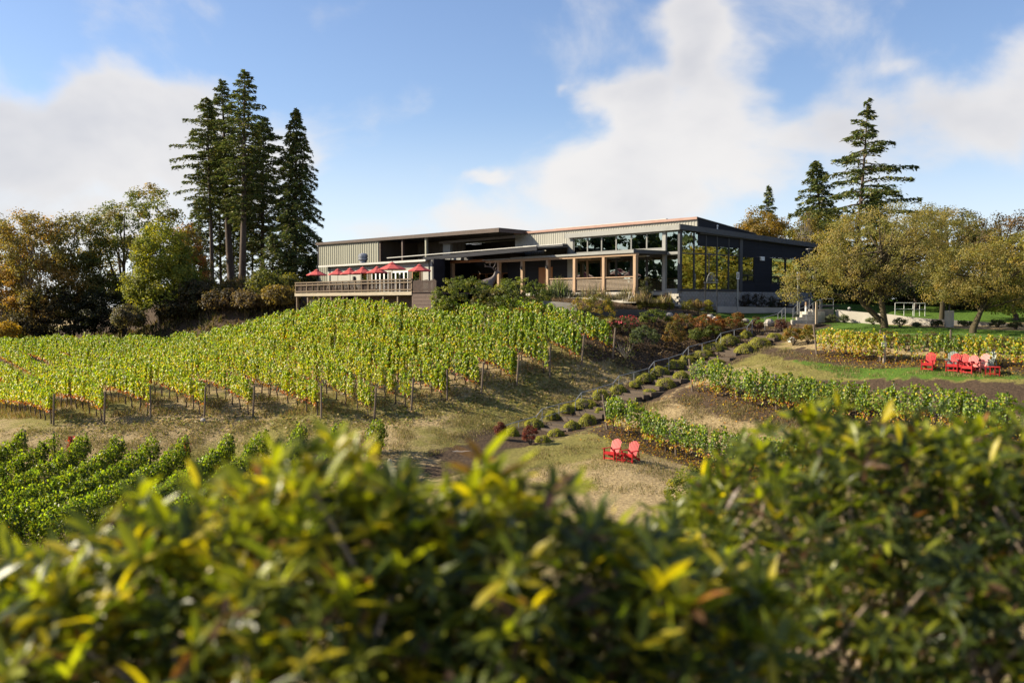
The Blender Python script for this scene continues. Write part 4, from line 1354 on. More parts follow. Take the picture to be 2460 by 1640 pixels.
for i, (px, py, w, h, lab) in enumerate([(1998, 774, 34, 20, 'silvery low shrub left of the black bollard'), (2028, 775, 26, 22, 'silvery low shrub right behind the black bollard'), (2078, 774, 16, 24, 'narrow grey shrub against the ramp wall'),
                                         (2098, 779, 38, 18, 'wide silvery shrub against the ramp wall'), (2162, 787, 36, 26, 'dark green low shrub right of the orchard trunk'), (2202, 786, 20, 14, 'small silvery shrub near the low end of the ramp wall'),
                                         (2250, 786, 34, 20, 'dark shrub between the ramp wall and the concrete pillar'), (2318, 784, 44, 16, 'dark clipped shrub right of the concrete pillar'), (2395, 786, 40, 20, 'dark clipped shrub behind the right orchard trunk'), (2440, 790, 44, 20, 'clipped shrub at the right edge')]):
    shrub(lab, px, py, w, h, [(0.2, 0.22, 0.13), (0.13, 0.15, 0.08)] if 'silver' in lab or 'grey' in lab else [(0.04, 0.055, 0.02), (0.07, 0.08, 0.03)], n_cl=24, per=34, L=0.09, cl=0.16, group='low shrubs along the ramp')


# tall grasses in front of the porch
def grasses(label, px, py, Y, w, h, n, cols, lean=0.35):
    g = P(px, py, Y)
    root = thing('ornamental_grass', label, 'grass clump', g, 0, 'ornamental grasses in front of the porch')
    k = Y / FPX
    x = g.x + rng.normal(0, w * k * 0.25, n)
    y = g.y + rng.normal(0, 0.4, n)
    hh = h * k * rng.uniform(0.3, 1.1, n) ** 1.0 * (0.75 + 0.35 * np.sin(x * 2.3 + py))
    t = np.stack([rng.normal(0, lean, n), rng.normal(0, lean, n), np.ones(n)], -1)
    c = np.stack([x, y, np.full(n, g.z)], -1) + unit(t) * hh[:, None] * 0.5
    cards('blades', c, rnd_dir(n) * np.array([1, 1, 0.1]), t, hh, 0.03, pal(n, cols), M['grass'], root, 0.05)
    return root


grasses('tall green feathery grass at the left end of the porch railing', 1335, 716, 76.5, 80, 50, 600, [(0.16, 0.2, 0.08), (0.26, 0.26, 0.13)])
grasses('pinkish tan grass below the middle of the porch railing', 1400, 716, 76.5, 90, 36, 450, [(0.36, 0.26, 0.2), (0.3, 0.26, 0.15), (0.2, 0.19, 0.1)])
grasses('tan bushy grass below the right part of the porch railing', 1475, 722, 76, 80, 44, 500, [(0.34, 0.26, 0.18), (0.26, 0.22, 0.12), (0.18, 0.17, 0.09)])
grasses('pale straw grass beside the corner of the glass hall', 1530, 726, 75.5, 50, 30, 500, [(0.36, 0.28, 0.16), (0.26, 0.2, 0.1)])
grasses('straw plumes below the crimson shrub', 1580, 728, 75.5, 50, 30, 500, [(0.36, 0.28, 0.16), (0.2, 0.17, 0.09)])
grasses('rusty grass tuft under the glass wall', 1680, 738, 76, 40, 34, 300, [(0.34, 0.2, 0.12), (0.25, 0.17, 0.09)])
g0 = G(1503, 862)
root = thing('twiggy_shrub', 'bare twiggy bush at the edge of the mulched bed', 'bush', g0)
mb = MB()
for i in range(26):
    a = random.uniform(0, 6.28)
    l = random.uniform(0.2, 0.75)
    mb.tube([g0, g0 + Vector((math.cos(a) * l * 0.5, math.sin(a) * l * 0.5, random.uniform(0.4, 0.6))), g0 + Vector((math.cos(a) * l, math.sin(a) * l, random.uniform(0.7, 1.25)))], [0.02, 0.014, 0.006], 4, False)
mb.build('twigs', M['post_pale'], root, world=True)
cards('leaves', np.array(g0) + rng.normal(0, 0.35, (150, 3)) + np.array([0, 0, 0.6]), rnd_dir(150), rnd_dir(150), 0.07, 0.05, pal(150, [OLIVE, YGREEN]), M['tree'], root)

# yellow-green vine bush in front, right of the lower chairs
shrub('bright yellow-green vine bush behind the hedge, below the red chairs', 1680, 1222, 190, 110, [(0.2, 0.22, 0.03), (0.13, 0.17, 0.025), (0.32, 0.28, 0.03), (0.08, 0.11, 0.02)], n_cl=120, per=40, L=0.1, Y=36, cl=0.22, group=None, lift=0.1)
gb = P(1674, 1180, 36)
shrub('yellow shoot rising from the vine bush behind the hedge', 1672, 1180, 36, 46, [(0.42, 0.36, 0.03), (0.3, 0.3, 0.03)], n_cl=14, per=20, L=0.1, Y=36, cl=0.12, group=None)

# ------------------------------------------------------------------ loose ground cover
def scatter(name, polys, n, hmin, hmax, cols, wts=None, w=0.03, kind='stuff'):
    X, Y = [], []
    for poly, share in polys:
        p = np.array(poly)
        k = int(n * share)
        x = rng.uniform(p[:, 0].min(), p[:, 0].max(), k * 4)
        y = rng.uniform(p[:, 1].min(), p[:, 1].max(), k * 4)
        ins = np.zeros(len(x), bool)
        for i in range(len(p)):
            x0, y0, x1, y1 = p[i - 1][0], p[i - 1][1], p[i][0], p[i][1]
            ins ^= ((y0 > y) != (y1 > y)) & (x < (x1 - x0) * (y - y0) / (y1 - y0 + 1e-12) + x0)
        X.append(x[ins][:k])
        Y.append(y[ins][:k])
    X = np.concatenate(X)
    Y = np.concatenate(Y)
    nn = vnoise(X, Y, 0.8, 2.2)
    keep = nn + rng.normal(0, 0.25, len(X)) > -0.1
    X, Y, nn = X[keep], Y[keep], nn[keep]
    m = len(X)
    h = rng.uniform(hmin, hmax, m) * (1 + nn)
    t = np.stack([rng.normal(0, 0.5, m), rng.normal(0, 0.5, m), np.ones(m)], -1)
    c = np.stack([X, Y, ground(X, Y)], -1) + unit(t) * (h * 0.45)[:, None]
    o = cards(name, c, rnd_dir(m) * np.array([1, 1, 0.2]), t, h, w, pal(m, cols, wts), M['grass'], None, 0.05)
    o['kind'] = kind
    return o


bank = gp((0, 1035), (150, 1030), (400, 1012), (620, 1010), (900, 1014), (1080, 968), (1240, 928), (1400, 880), (1500, 862), (1560, 895), (1420, 950), (1300, 1000), (1180, 1050), (1000, 1110), (500, 1100), (0, 1100))
tr_poly = gp((1480, 1040), (1800, 1145), (1800, 1200), (1350, 1190), (1180, 1150), (1300, 1080))
tr2 = gp((1500, 975), (1660, 950), (1950, 1005), (1950, 1060), (1800, 1070), (1600, 1020))
tr3 = gp((1740, 880), (1850, 830), (1960, 862), (2460, 892), (2460, 912), (2000, 908))
scatter('dry_grass', [(bank, 0.62), (tr_poly, 0.16), (tr2, 0.12), (tr3, 0.1)], 90000, 0.05, 0.2, [(0.34, 0.26, 0.14), (0.26, 0.2, 0.1), (0.18, 0.15, 0.06), (0.14, 0.15, 0.035)], [1, 1.1, 0.9, 0.7], 0.022)
weeds = gp((-30, 1010), (130, 1012), (500, 998), (780, 1000), (1000, 975), (1250, 915), (1470, 850), (1420, 830), (1000, 940), (500, 960), (0, 960))
scatter('weeds', [(weeds, 1.0)], 22000, 0.12, 0.42, [(0.3, 0.2, 0.1), (0.24, 0.2, 0.07), (0.16, 0.17, 0.035), (0.22, 0.12, 0.06)], [1.2, 1, 0.8, 0.6], 0.03)
scatter('undergrowth', [([(-48, 101), (-24, 95), (-13, 98), (-13, 113), (-24, 119), (-52, 124)], 1.0)], 16000, 0.3, 0.8, [(0.12, 0.08, 0.04), (0.08, 0.07, 0.025), (0.17, 0.13, 0.05), (0.06, 0.06, 0.02)], None, 0.16)
lawnp = gp((1655, 764), (1720, 748), (1880, 752), (1905, 768), (1760, 775))
lawn2 = gp((1930, 788), (2250, 790), (2460, 800), (2460, 836), (2200, 828))
lawn3 = gp((1940, 872), (2200, 884), (2460, 894), (2460, 904), (2000, 890))
scatter('lawn_grass', [(lawnp, 0.3), (lawn2, 0.45), (lawn3, 0.25)], 30000, 0.03, 0.07, [(0.07, 0.14, 0.016), (0.1, 0.17, 0.02)], None, 0.02)

def flat_scatter(name, lines, n, spread, L, cols, wts=None):
    X, Y = [], []
    for pts in lines:
        p = np.array([(q[0], q[1]) for q in pts])
        k = n // len(lines)
        t = rng.uniform(0, len(p) - 1.001, k)
        i = t.astype(int)
        q = p[i] + (p[i + 1] - p[i]) * (t - i)[:, None]
        X.append(q[:, 0] + rng.normal(0, spread, k))
        Y.append(q[:, 1] + rng.normal(0, spread, k))
    X, Y = np.concatenate(X), np.concatenate(Y)
    m = len(X)
    c = np.stack([X, Y, ground(X, Y) + 0.07], -1)
    nr = np.array([0, 0, 1.0]) + rng.normal(0, 0.4, (m, 3))
    sz = L * rng.uniform(0.6, 1.4, m)
    cards(name, c, nr, rnd_dir(m), sz, sz * 0.8, pal(m, cols, wts), M['grass'], None, 0.3)['kind'] = 'stuff'


flat_scatter('fallen_leaves', [R1, R2, R3], 7000, 0.9, 0.1, [GOLD, YELLOW, BROWN, ORANGE], [1, 0.7, 1.4, 0.4])
bedl = [gp((1440, 830), (1560, 850), (1700, 820), (1800, 800)), gp((1480, 790), (1640, 800), (1750, 790)), [tuple(BW(x, -6, 0)[:2]) for x in (-20, -10, 1)]]
flat_scatter('mulch', bedl, 7000, 1.4, 0.13, [(0.12, 0.08, 0.05), (0.2, 0.13, 0.08), (0.05, 0.035, 0.025), (0.3, 0.2, 0.1)], [1, 1, 1, 0.4])
endl = [[(P(px, py, rowY(px, ROW_C[k]))[0], rowY(px, ROW_C[k]) - 0.4) for k, (px, py) in ROW_END.items()]]
flat_scatter('weed_tufts', endl, 5000, 1.3, 0.16, [(0.3, 0.24, 0.12), (0.18, 0.19, 0.05), (0.36, 0.28, 0.15)])

# ------------------------------------------------------------------ winery: glass hall
hall = thing('glass_hall', 'grey ribbed metal winery hall with a tall glass corner', 'building', C0, PHI)


def ribbed(x0, x1, z0, z1, y, pitch, depth, t=0.12, topz=None):
    """a wall of vertical ribs facing -y; topz gives the top height along x"""
    mb = MB()
    n = max(2, int(abs(x1 - x0) / pitch))
    xs_ = np.linspace(x0, x1, n + 1)
    prof = []
    for a, b in zip(xs_[:-1], xs_[1:]):
        w = b - a
        prof += [(a, 0), (a + w * 0.55, 0), (a + w * 0.66, depth), (a + w * 0.89, depth)]
    prof.append((x1, 0))
    tz = topz or (lambda x: z1)
    v = []
    for x, d in prof:
        v += [(x, y - d, z0), (x, y - d, tz(x))]
    f = [(2 * i, 2 * i + 2, 2 * i + 3, 2 * i + 1) for i in range(len(prof) - 1)]
    mb.add(v, f)
    mb.hexa([(x0, y + 0.004, z0), (x1, y + 0.004, z0), (x1, y + t, z0), (x0, y + t, z0)], [(x0, y + 0.004, tz(x0)), (x1, y + 0.004, tz(x1)), (x1, y + t, tz(x1)), (x0, y + t, tz(x0))])
    return mb


ribbed(-22.75, 0.0, 0.5, 6.72, 2.1, 0.30, 0.03).build('upper_wall', M['hall_metal'], hall)
MB().hexa([(-22.95, 2.1, 0.5), (-22.76, 2.1, 0.5), (-22.76, 9.3, 0.5), (-22.95, 9.3, 0.5)], [(-22.95, 2.1, 6.7), (-22.76, 2.1, 6.7), (-22.76, 9.3, 5.73), (-22.95, 9.3, 5.73)]).build('end_wall', M['hall_metal'], hall)
# mono-pitch main roof falling to the back
MB().hexa([(-22.9, 1.96, 6.725), (0.12, 1.96, 6.725), (0.12, 9.4, 5.74), (-22.9, 9.4, 5.74)], [(-22.9, 1.96, 6.79), (0.12, 1.96, 6.79), (0.12, 9.4, 5.81), (-22.9, 9.4, 5.81)]).build('roof', M['roof_dark'], hall)
MB().box(-22.9, 0.1, 1.90, 1.955, 6.60, 6.80).build('roof_flashing', M['copper'], hall)
MB().hexa([(0.003, 2.1, 4.5), (0.06, 2.1, 4.5), (0.06, 9.3, 4.5), (0.003, 9.3, 4.5)], [(0.003, 2.1, 6.72), (0.06, 2.1, 6.72), (0.06, 9.3, 5.73), (0.003, 9.3, 5.73)]).build('side_wall', M['navy'], hall)
MB().box(-17.6, -3.6, 2.4, 2.6, 6.86, 6.92).box(-17.4, -17.3, 2.45, 2.55, 6.7, 6.87).box(-3.9, -3.8, 2.45, 2.55, 6.7, 6.87).build('roof_rail', M['roof_light'], hall)
# lower roof of the glass corner with its deep fascia, falling to the back
MB().hexa([(-12.85, -0.35, 5.70), (0.3, -0.35, 5.70), (0.3, 2.0, 5.60), (-12.85, 2.0, 5.60)], [(-12.85, -0.35, 5.86), (0.3, -0.35, 5.86), (0.3, 2.0, 5.86), (-12.85, 2.0, 5.86)]).build('front_soffit', M['grey_trim'], hall)
MB().box(-12.95, 0.36, -0.42, -0.355, 5.66, 6.06).build('front_fascia', M['grey_trim'], hall)
MB().hexa([(0.30, -0.42, 5.68), (0.42, -0.42, 5.68), (0.42, 17.8, 4.86), (0.30, 17.8, 4.86)], [(0.30, -0.42, 6.1), (0.42, -0.42, 6.1), (0.42, 17.8, 5.27), (0.30, 17.8, 5.27)]).build('side_fascia', M['dark_trim'], hall)
MB().hexa([(-9.0, 2.12, 5.45), (0.295, 2.12, 5.45), (0.295, 17.75, 4.86), (-9.0, 17.75, 4.86)], [(-9.0, 2.12, 5.62), (0.295, 2.12, 5.62), (0.295, 17.75, 5.2), (-9.0, 17.75, 5.2)]).build('side_roof', M['roof_dark'], hall)
# structure round the openings of the front
MB().box(-13.0, -12.3, -0.05, 0.15, 0.9, 5.66).build('front_pier', M['grey_trim'], hall)
MB().box(-1.74, -1.42, -0.06, 0.2, 0.9, 5.66).build('front_pier', M['grey_trim'], hall)
MB().box(-12.3, -1.74, -0.04, 0.16, 4.12, 4.31).build('clerestory_sill', M['grey_trim'], hall)
MB().box(-12.3, -1.74, 0.0, 0.16, 5.62, 5.69).build('clerestory_head', M['grey_trim'], hall)
# clerestory: six windows
xw = np.linspace(-12.25, -1.79, 7)
for i in range(6):
    fr = MB()
    a, b = xw[i] + 0.01, xw[i + 1] - 0.01
    fr.box(a, a + 0.05, 0.02, 0.12, 4.33, 5.6).box(b - 0.05, b, 0.02, 0.12, 4.33, 5.6).box(a + 0.05, b - 0.05, 0.02, 0.12, 4.33, 4.38).box(a + 0.05, b - 0.05, 0.02, 0.12, 5.55, 5.6)
    w = fr.build('window', M['grey_trim'], hall)
    MB().box(a + 0.045, b - 0.045, 0.06, 0.075, 4.375, 5.555).build('pane', M['glass_front'], w)
# corner window facing the front
MB().box(-0.12, 0.10, -0.08, 0.14, 0.9, 5.68).build('corner_post', M['dark_trim'], hall)
for z0, z1 in ((1.06, 3.84), (3.96, 5.6)):
    fr = MB().box(-1.41, -1.36, 0.0, 0.1, z0, z1).box(-0.18, -0.125, 0.0, 0.1, z0, z1).box(-1.36, -0.18, 0.0, 0.1, z0, z0 + 0.05).box(-1.36, -0.18, 0.0, 0.1, z1 - 0.05, z1)
    w = fr.build('window', M['grey_trim'], hall)
    MB().box(-1.365, -0.175, 0.04, 0.055, z0 + 0.045, z1 - 0.045).build('pane', M['glass_front'], w)
MB().box(-1.41, -0.13, -0.02, 0.12, 3.845, 3.955).build('transom', M['grey_trim'], hall)
MB().box(-1.41, -0.13, -0.05, 0.12, 0.9, 1.055).build('sill', M['grey_trim'], hall)
# glass side wall
ym = [0.16, 1.64, 3.08, 4.45, 5.91, 7.3]
ftop = lambda y: 5.66 - 0.0455 * y
for i in range(5):
    a, b = ym[i] + 0.035, ym[i + 1] - 0.035
    for z0, z1a, z1b in ((1.1, 3.83, 3.83), (3.92, ftop(a), ftop(b))):
        t_ = 0.035
        fr = MB()
        fr.hexa([(0.0, a, z0), (0.08, a, z0), (0.08, a + t_, z0), (0.0, a + t_, z0)], [(0.0, a, z1a), (0.08, a, z1a), (0.08, a + t_, z1a), (0.0, a + t_, z1a)])
        fr.hexa([(0.0, b - t_, z0), (0.08, b - t_, z0), (0.08, b, z0), (0.0, b, z0)], [(0.0, b - t_, z1b), (0.08, b - t_, z1b), (0.08, b, z1b), (0.0, b, z1b)])
        w = fr.build('window', M['dark_trim'], hall)
        MB().hexa([(0.03, a + t_, z0), (0.045, a + t_, z0), (0.045, b - t_, z0), (0.03, b - t_, z0)], [(0.03, a + t_, z1a), (0.045, a + t_, z1a), (0.045, b - t_, z1b), (0.03, b - t_, z1b)]).build('pane', M['glass'], w)
for y in ym[1:-1]:
    MB().box(-0.06, 0.10, y - 0.034, y + 0.034, 1.1, ftop(y)).build('mullion', M['dark_trim'], hall)
MB().box(-0.02, 0.11, 0.16, 7.3, 3.835, 3.915).build('transom', M['dark_trim'], hall)
MB().box(-0.04, 0.13, 0.16, 7.3, 0.93, 1.095).build('sill', M['dark_trim'], hall)
MB().box(-0.05, 0.14, 7.27, 7.64, 0.93, 5.33).build('corner_post', M['dark_trim'], hall)
MB().hexa([(-0.06, 0.16, 5.63), (0.12, 0.16, 5.63), (0.12, 7.27, 5.32), (-0.06, 7.27, 5.32)], [(-0.06, 0.16, 5.75), (0.12, 0.16, 5.75), (0.12, 7.27, 5.42), (-0.06, 7.27, 5.42)]).build('window_head', M['dark_trim'], hall)
# dark lap siding to the right, broken round the windows
def lap(y0, y1, z0, z1, top=None):
    mb = MB()
    z = z0
    while z < z1 - 0.01:
        zt = min(z + 0.2, z1)
        mb.hexa([(-0.08, y0, z), (0.05, y0, z), (0.05, y1, z), (-0.08, y1, z)], [(-0.08, y0, zt), (0.025, y0, zt), (0.025, y1, zt), (-0.08, y1, zt)])
        z += 0.2
    return mb


lap(7.65, 17.6, 3.85, 4.85).build('siding', M['navy'], hall)
MB().hexa([(-0.08, 7.65, 4.852), (0.03, 7.65, 4.852), (0.03, 17.6, 4.852), (-0.08, 17.6, 4.852)], [(-0.08, 7.65, 5.4), (0.03, 7.65, 5.4), (0.03, 17.6, 4.93), (-0.08, 17.6, 4.93)]).build('siding', M['navy'], hall)
lap(9.32, 11.6, 0.7, 3.84).build('siding', M['navy'], hall)
lap(15.85, 17.6, 0.7, 3.84).build('siding', M['navy'], hall)
lap(7.65, 9.31, 0.7, 1.75).build('siding', M['navy'], hall)
lap(11.61, 15.84, 0.7, 1.65).build('siding', M['navy'], hall)


def side_window(y0, y1, z0, zt, z1):
    fr = MB()
    t_ = 0.07
    fr.box(-0.05, 0.07, y0, y0 + t_, z0, z1).box(-0.05, 0.07, y1 - t_, y1, z0, z1).box(-0.05, 0.07, y0 + t_, y1 - t_, z0, z0 + t_).box(-0.05, 0.07, y0 + t_, y1 - t_, z1 - t_, z1)
    fr.box(-0.05, 0.07, y0 + t_, y1 - t_, zt - 0.05, zt + 0.05).box(-0.05, 0.07, (y0 + y1) / 2 - 0.04, (y0 + y1) / 2 + 0.04, z0 + t_, zt - 0.05)
    w = fr.build('window', M['navy'], hall)
    ym_ = (y0 + y1) / 2
    MB().box(0.0, 0.015, y0 + t_, y1 - t_, zt + 0.05, z1 - t_).build('pane', M['glass'], w)
    MB().box(0.0, 0.015, y0 + t_, ym_ - 0.04, z0 + t_, zt - 0.05).build('pane', M['glass'], w)
    MB().box(0.0, 0.015, ym_ + 0.04, y1 - t_, z0 + t_, zt - 0.05).build('pane', M['glass'], w)


side_window(7.66, 9.3, 1.76, 2.28, 3.83)
side_window(11.62, 13.6, 1.66, 2.2, 3.83)
side_window(13.62, 15.83, 1.66, 2.2, 3.83)
# block plinth: split-faced blocks laid in courses, each a block
blk = MB().box(-0.02, 0.06, 0.006, 0.394, 0.006, 0.194).mesh('block')
blk.materials.append(M['block'])
for c in range(6):
    for i in range(44):
        y = 0.02 + i * 0.4 - (0.2 if c % 2 else 0)
        if y < 0:
            continue
        o = link('block', blk, None, hall)
        o.location = (0.02 + random.uniform(-0.006, 0.006), y, -0.5 + c * 0.2 + 0.2)
blk2 = MB().box(0.006, 0.394, -0.06, 0.02, 0.006, 0.194).mesh('block')
blk2.materials.append(M['concrete'])
for c in range(6):
    for i in range(4):
        o = link('block', blk2, None, hall)
        o.location = (-1.6 + i * 0.4 - (0.2 if c % 2 else 0), -0.02 + random.uniform(-0.006, 0.006), -0.3 + c * 0.2)
MB().box(-13, -0.02, 0.03, 1.5, -0.6, 0.9).box(-0.3, -0.025, 0.1, 17.6, -0.6, 0.9).build('foundation', M['concrete_dark'], hall)
# inside: floor, walls, posts and furniture seen through the glass
MB().box(-12.9, -0.1, 0.2, 17.5, 0.9, 0.95).build('floor', M['floor'], hall)
MB().box(-9.2, -9.0, 0.4, 17.5, 0.95, 5.3).build('inner_wall', M['interior'], hall)
MB().box(-12.9, -9.2, 0.9, 1.1, 0.95, 5.3).build('inner_wall', M['interior_dark'], hall)
MB().box(-9.0, -0.1, 9.6, 9.8, 0.95, 5.2).build('inner_wall', M['interior'], hall)
for y in (0.9, 3.4, 5.9):
    MB().box(-0.5, -0.28, y, y + 0.22, 0.95, 5.2).build('inner_post', M['yellow_wood'], hall)
for i, (x, y) in enumerate(((-1.6, 1.6), (-2.4, 3.0), (-1.5, 4.9), (-2.6, 5.8), (-1.4, 6.5))):
    f = thing('dining_chair', 'blond wooden chair inside the glass hall, %s along the window from the corner' % ORD[i], 'chair', BW(x, y, 0.95), PHI, 'blond chairs inside the glass hall')
    MB().box(-0.22, 0.22, -0.22, 0.22, 0.42, 0.46).build('seat', M['yellow_wood'], f)
    MB().box(-0.22, 0.22, 0.19, 0.22, 0.46, 0.95).build('backrest', M['yellow_wood'], f)
    for a in (-0.2, 0.2):
        for b in (-0.2, 0.2):
            MB().box(a - 0.02, a + 0.02, b - 0.02, b + 0.02, 0, 0.42).build('leg', M['yellow_wood'], f)
for i, (x, y, r_) in enumerate(((-6.2, 2.2, 0.75), (-9.6, 1.9, 0.6))):
    pass
# small things on the dark wall and roof
o = MB().box(0.05, 0.2, 10.05, 10.5, 3.55, 3.85).box(0.05, 0.14, 10.0, 10.55, 3.85, 3.89).build('wall_light', M['white_paint'], None)
o.location = C0
o.rotation_euler = (0, 0, PHI)
tag(o, 'small white box lamp on the dark side wall', 'wall lamp')
vent = thing('roof_vent', 'small white vent pipe on the side roof edge', 'vent', BW(0.1, 4.4, 5.85), PHI)
MB().tube([(0, 0, -0.1), (0, 0, 0.3)], 0.05, 8).build('pipe', M['white_paint'], vent)
MB().lathe([(0.09, 0.3), (0.1, 0.36), (0.02, 0.44)], 8).build('cap', M['white_paint'], vent)

# ------------------------------------------------------------------ porch in front of the hall
porch = thing('porch', 'timber porch with square cedar posts and a slatted railing', 'porch', C0, PHI)
PX = [-1.35, -4.78, -8.22, -11.6, -15.0, -18.35]
PYF = -3.5
for i, x in enumerate(PX):
    MB().box(x - 0.14, x + 0.14, PYF - 0.14, PYF + 0.14, 0.55, 3.62).build('post', M['wood_post'], porch)
MB().box(-20.2, -1.15, PYF - 0.16, PYF + 0.16, 3.625, 3.82).build('beam', M['wood_post'], porch)
MB().hexa([(-16.4, PYF - 0.3, 3.83), (-1.3, PYF - 0.3, 3.83), (-1.3, -0.06, 4.05), (-16.4, -0.06, 4.05)], [(-16.4, PYF - 0.3, 3.99), (-1.3, PYF - 0.3, 3.99), (-1.3, -0.06, 4.11), (-16.4, -0.06, 4.11)]).build('roof', M['grey_trim'], porch)
MB().hexa([(-20.4, PYF - 0.4, 3.83), (-16.41, PYF - 0.4, 3.83), (-16.41, -0.06, 4.0), (-20.4, -0.06, 4.0)], [(-20.4, PYF - 0.4, 3.93), (-16.41, PYF - 0.4, 3.93), (-16.41, -0.06, 4.06), (-20.4, -0.06, 4.06)]).build('roof', M['grey_trim'], porch)
MB().box(-1.298, -1.25, PYF - 0.3, -0.07, 3.8, 4.1).build('end_fascia', M['dark_trim'], porch)
MB().box(-20.0, -1.2, PYF - 0.1, -0.05, 0.6, 0.84).build('floor', M['concrete'], porch)
MB().box(-13.0, -1.2, PYF - 0.05, PYF + 0.2, 0.0, 0.595).build('plinth', M['concrete'], porch)
for i in range(4):
    a, b = PX[i + 1] + 0.145, PX[i] - 0.145
    if i == 0:
        pass
    if i == 3:
        continue
    MB().box(a, b, PYF - 0.07, PYF + 0.07, 1.96, 2.04).build('hand_rail', M['wood_post'], porch)
    s_ = MB()
    for k in range(9):
        z = 1.02 + k * 0.098
        s_.box(a, b, PYF - 0.02, PYF + 0.02, z, z + 0.042)
    s_.build('slats', M['post_pale'], porch, kind='stuff')
    d_ = MB()
    for k in range(1, 4):
        x = a + (b - a) * k / 4
        d_.box(x - 0.02, x + 0.02, PYF + 0.022, PYF + 0.05, 0.95, 1.95)
    d_.build('dividers', M['black_metal'], porch, kind='stuff')
# wall under the porch roof: glazed doors with warm frames
MB().box(-21.5, -13.05, 0.0, 0.15, 0.85, 4.1).build('back_wall', M['navy'], porch)
MB().box(-16.9, -15.0, -0.05, -0.003, 1.3, 3.2).build('door', M['wood_warm'], porch, label='rust-red wooden door on the dark porch wall')
MB().box(-12.3, -1.75, -0.04, 0.15, 3.75, 4.115).build('lintel', M['dark_trim'], porch)
for i in range(3):
    a = -12.25 + i * 3.5
    for j in range(2):
        x0, x1 = a + j * 1.75 + 0.02, a + (j + 1) * 1.75 - 0.02
        fr = MB().box(x0, x0 + 0.09, 0.0, 0.1, 0.86, 3.72).box(x1 - 0.09, x1, 0.0, 0.1, 0.86, 3.72).box(x0 + 0.09, x1 - 0.09, 0.0, 0.1, 0.86, 0.98).box(x0 + 0.09, x1 - 0.09, 0.0, 0.1, 3.62, 3.72)
        w = fr.build('glass_door', M['dark_trim'] if i else M['wood_post'], porch)
        MB().box(x0 + 0.085, x1 - 0.085, 0.04, 0.055, 0.975, 3.625).build('pane', M['glass_front'], w)
for x in (-5.4, -8.8, -2.2):
    MB().box(x - 0.6, x + 0.6, -2.0, -1.7, 3.62, 3.68).build('heater', M['roof_light'], porch)
for x in (-12.0 + 0.4, -15.0):
    s_ = MB().box(x - 0.07, x + 0.07, PYF - 0.26, PYF - 0.145, 2.9, 3.15).build('sconce', M['black_metal'], porch)
tabs = [(-6.5, -1.8), (-10, -1.6)]
for i, (x, y) in enumerate(tabs):
    f = thing('porch_table', 'small wooden table on the porch, %s bay from the right' % ('second' if i == 0 else 'third'), 'table', BW(x, y, 0.84), PHI)
    MB().box(-0.45, 0.45, -0.45, 0.45, 0.7, 0.75).build('top', M['wood_post'], f)
    for a in (-0.38, 0.38):
        for b in (-0.38, 0.38):
            MB().box(a - 0.03, a + 0.03, b - 0.03, b + 0.03, 0, 0.7).build('leg', M['black_metal'], f)

# ------------------------------------------------------------------ barn with open bays
barn = thing('barn', 'tan corrugated barn with a flat dark roof and open bays', 'building', C0, PHI)
etop = lambda x: 6.98 - 0.0075 * (x + 21.3)
ribbed(-57.1, -43.2, 0.5, 6.9, -1.0, 0.48, 0.06, topz=lambda x: etop(x) - 0.1).build('wall', M['corrugated'], barn)
MB().box(-57.3, -57.1, -1.06, 12, 0.5, 7.1).build('end_wall', M['dark_trim'], barn)
MB().hexa([(-57.4, -1.25, 7.12), (-21.2, -1.25, 6.85), (-21.2, 9, 6.6), (-57.4, 9, 6.9)], [(-57.4, -1.25, 7.27), (-21.2, -1.25, 7.0), (-21.2, 9, 6.75), (-57.4, 9, 7.05)]).build('roof', M['roof_dark'], barn)
MB().hexa([(-57.4, -1.3, 7.0), (-21.2, -1.3, 6.62), (-21.2, -1.253, 6.62), (-57.4, -1.253, 7.0)], [(-57.4, -1.3, 7.29), (-21.2, -1.3, 7.02), (-21.2, -1.253, 7.02), (-57.4, -1.253, 7.29)]).build('fascia', M['brown_metal'], barn)
MB().hexa([(-21.24, -1.25, 6.62), (-21.15, -1.25, 6.62), (-21.15, 2.05, 6.55), (-21.24, 2.05, 6.55)], [(-21.24, -1.25, 7.02), (-21.15, -1.25, 7.02), (-21.15, 2.05, 6.92), (-21.24, 2.05, 6.92)]).build('fascia', M['brown_metal'], barn)
for x in (-43.05, -38.5, -34.0):
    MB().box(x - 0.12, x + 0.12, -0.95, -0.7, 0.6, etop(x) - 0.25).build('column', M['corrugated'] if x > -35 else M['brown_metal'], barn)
MB().box(-33.9, -32.6, 1.2, 1.5, 3.9, 6.4).build('inner_column', M['grey_trim'], barn)
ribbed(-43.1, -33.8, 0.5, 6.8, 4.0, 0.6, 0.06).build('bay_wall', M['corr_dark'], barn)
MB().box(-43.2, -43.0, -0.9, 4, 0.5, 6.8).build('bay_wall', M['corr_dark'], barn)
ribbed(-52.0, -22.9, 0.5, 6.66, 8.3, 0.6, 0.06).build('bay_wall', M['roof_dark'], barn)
MB().box(-33.75, -21.4, 0.6, 0.85, 6.15, 6.4).build('truss', M['corr_dark'], barn)
MB().box(-57, -21.3, -0.9, 9, 0.4, 0.6).build('floor', M['concrete_dark'], barn)
for x, y, z in ((-28.5, 1.5, 5.85), (-24.0, 4.0, 5.75)):
    MB().box(x - 0.7, x + 0.7, y, y + 0.18, z, z + 0.08).build('light_strip', M['white_paint'], barn)
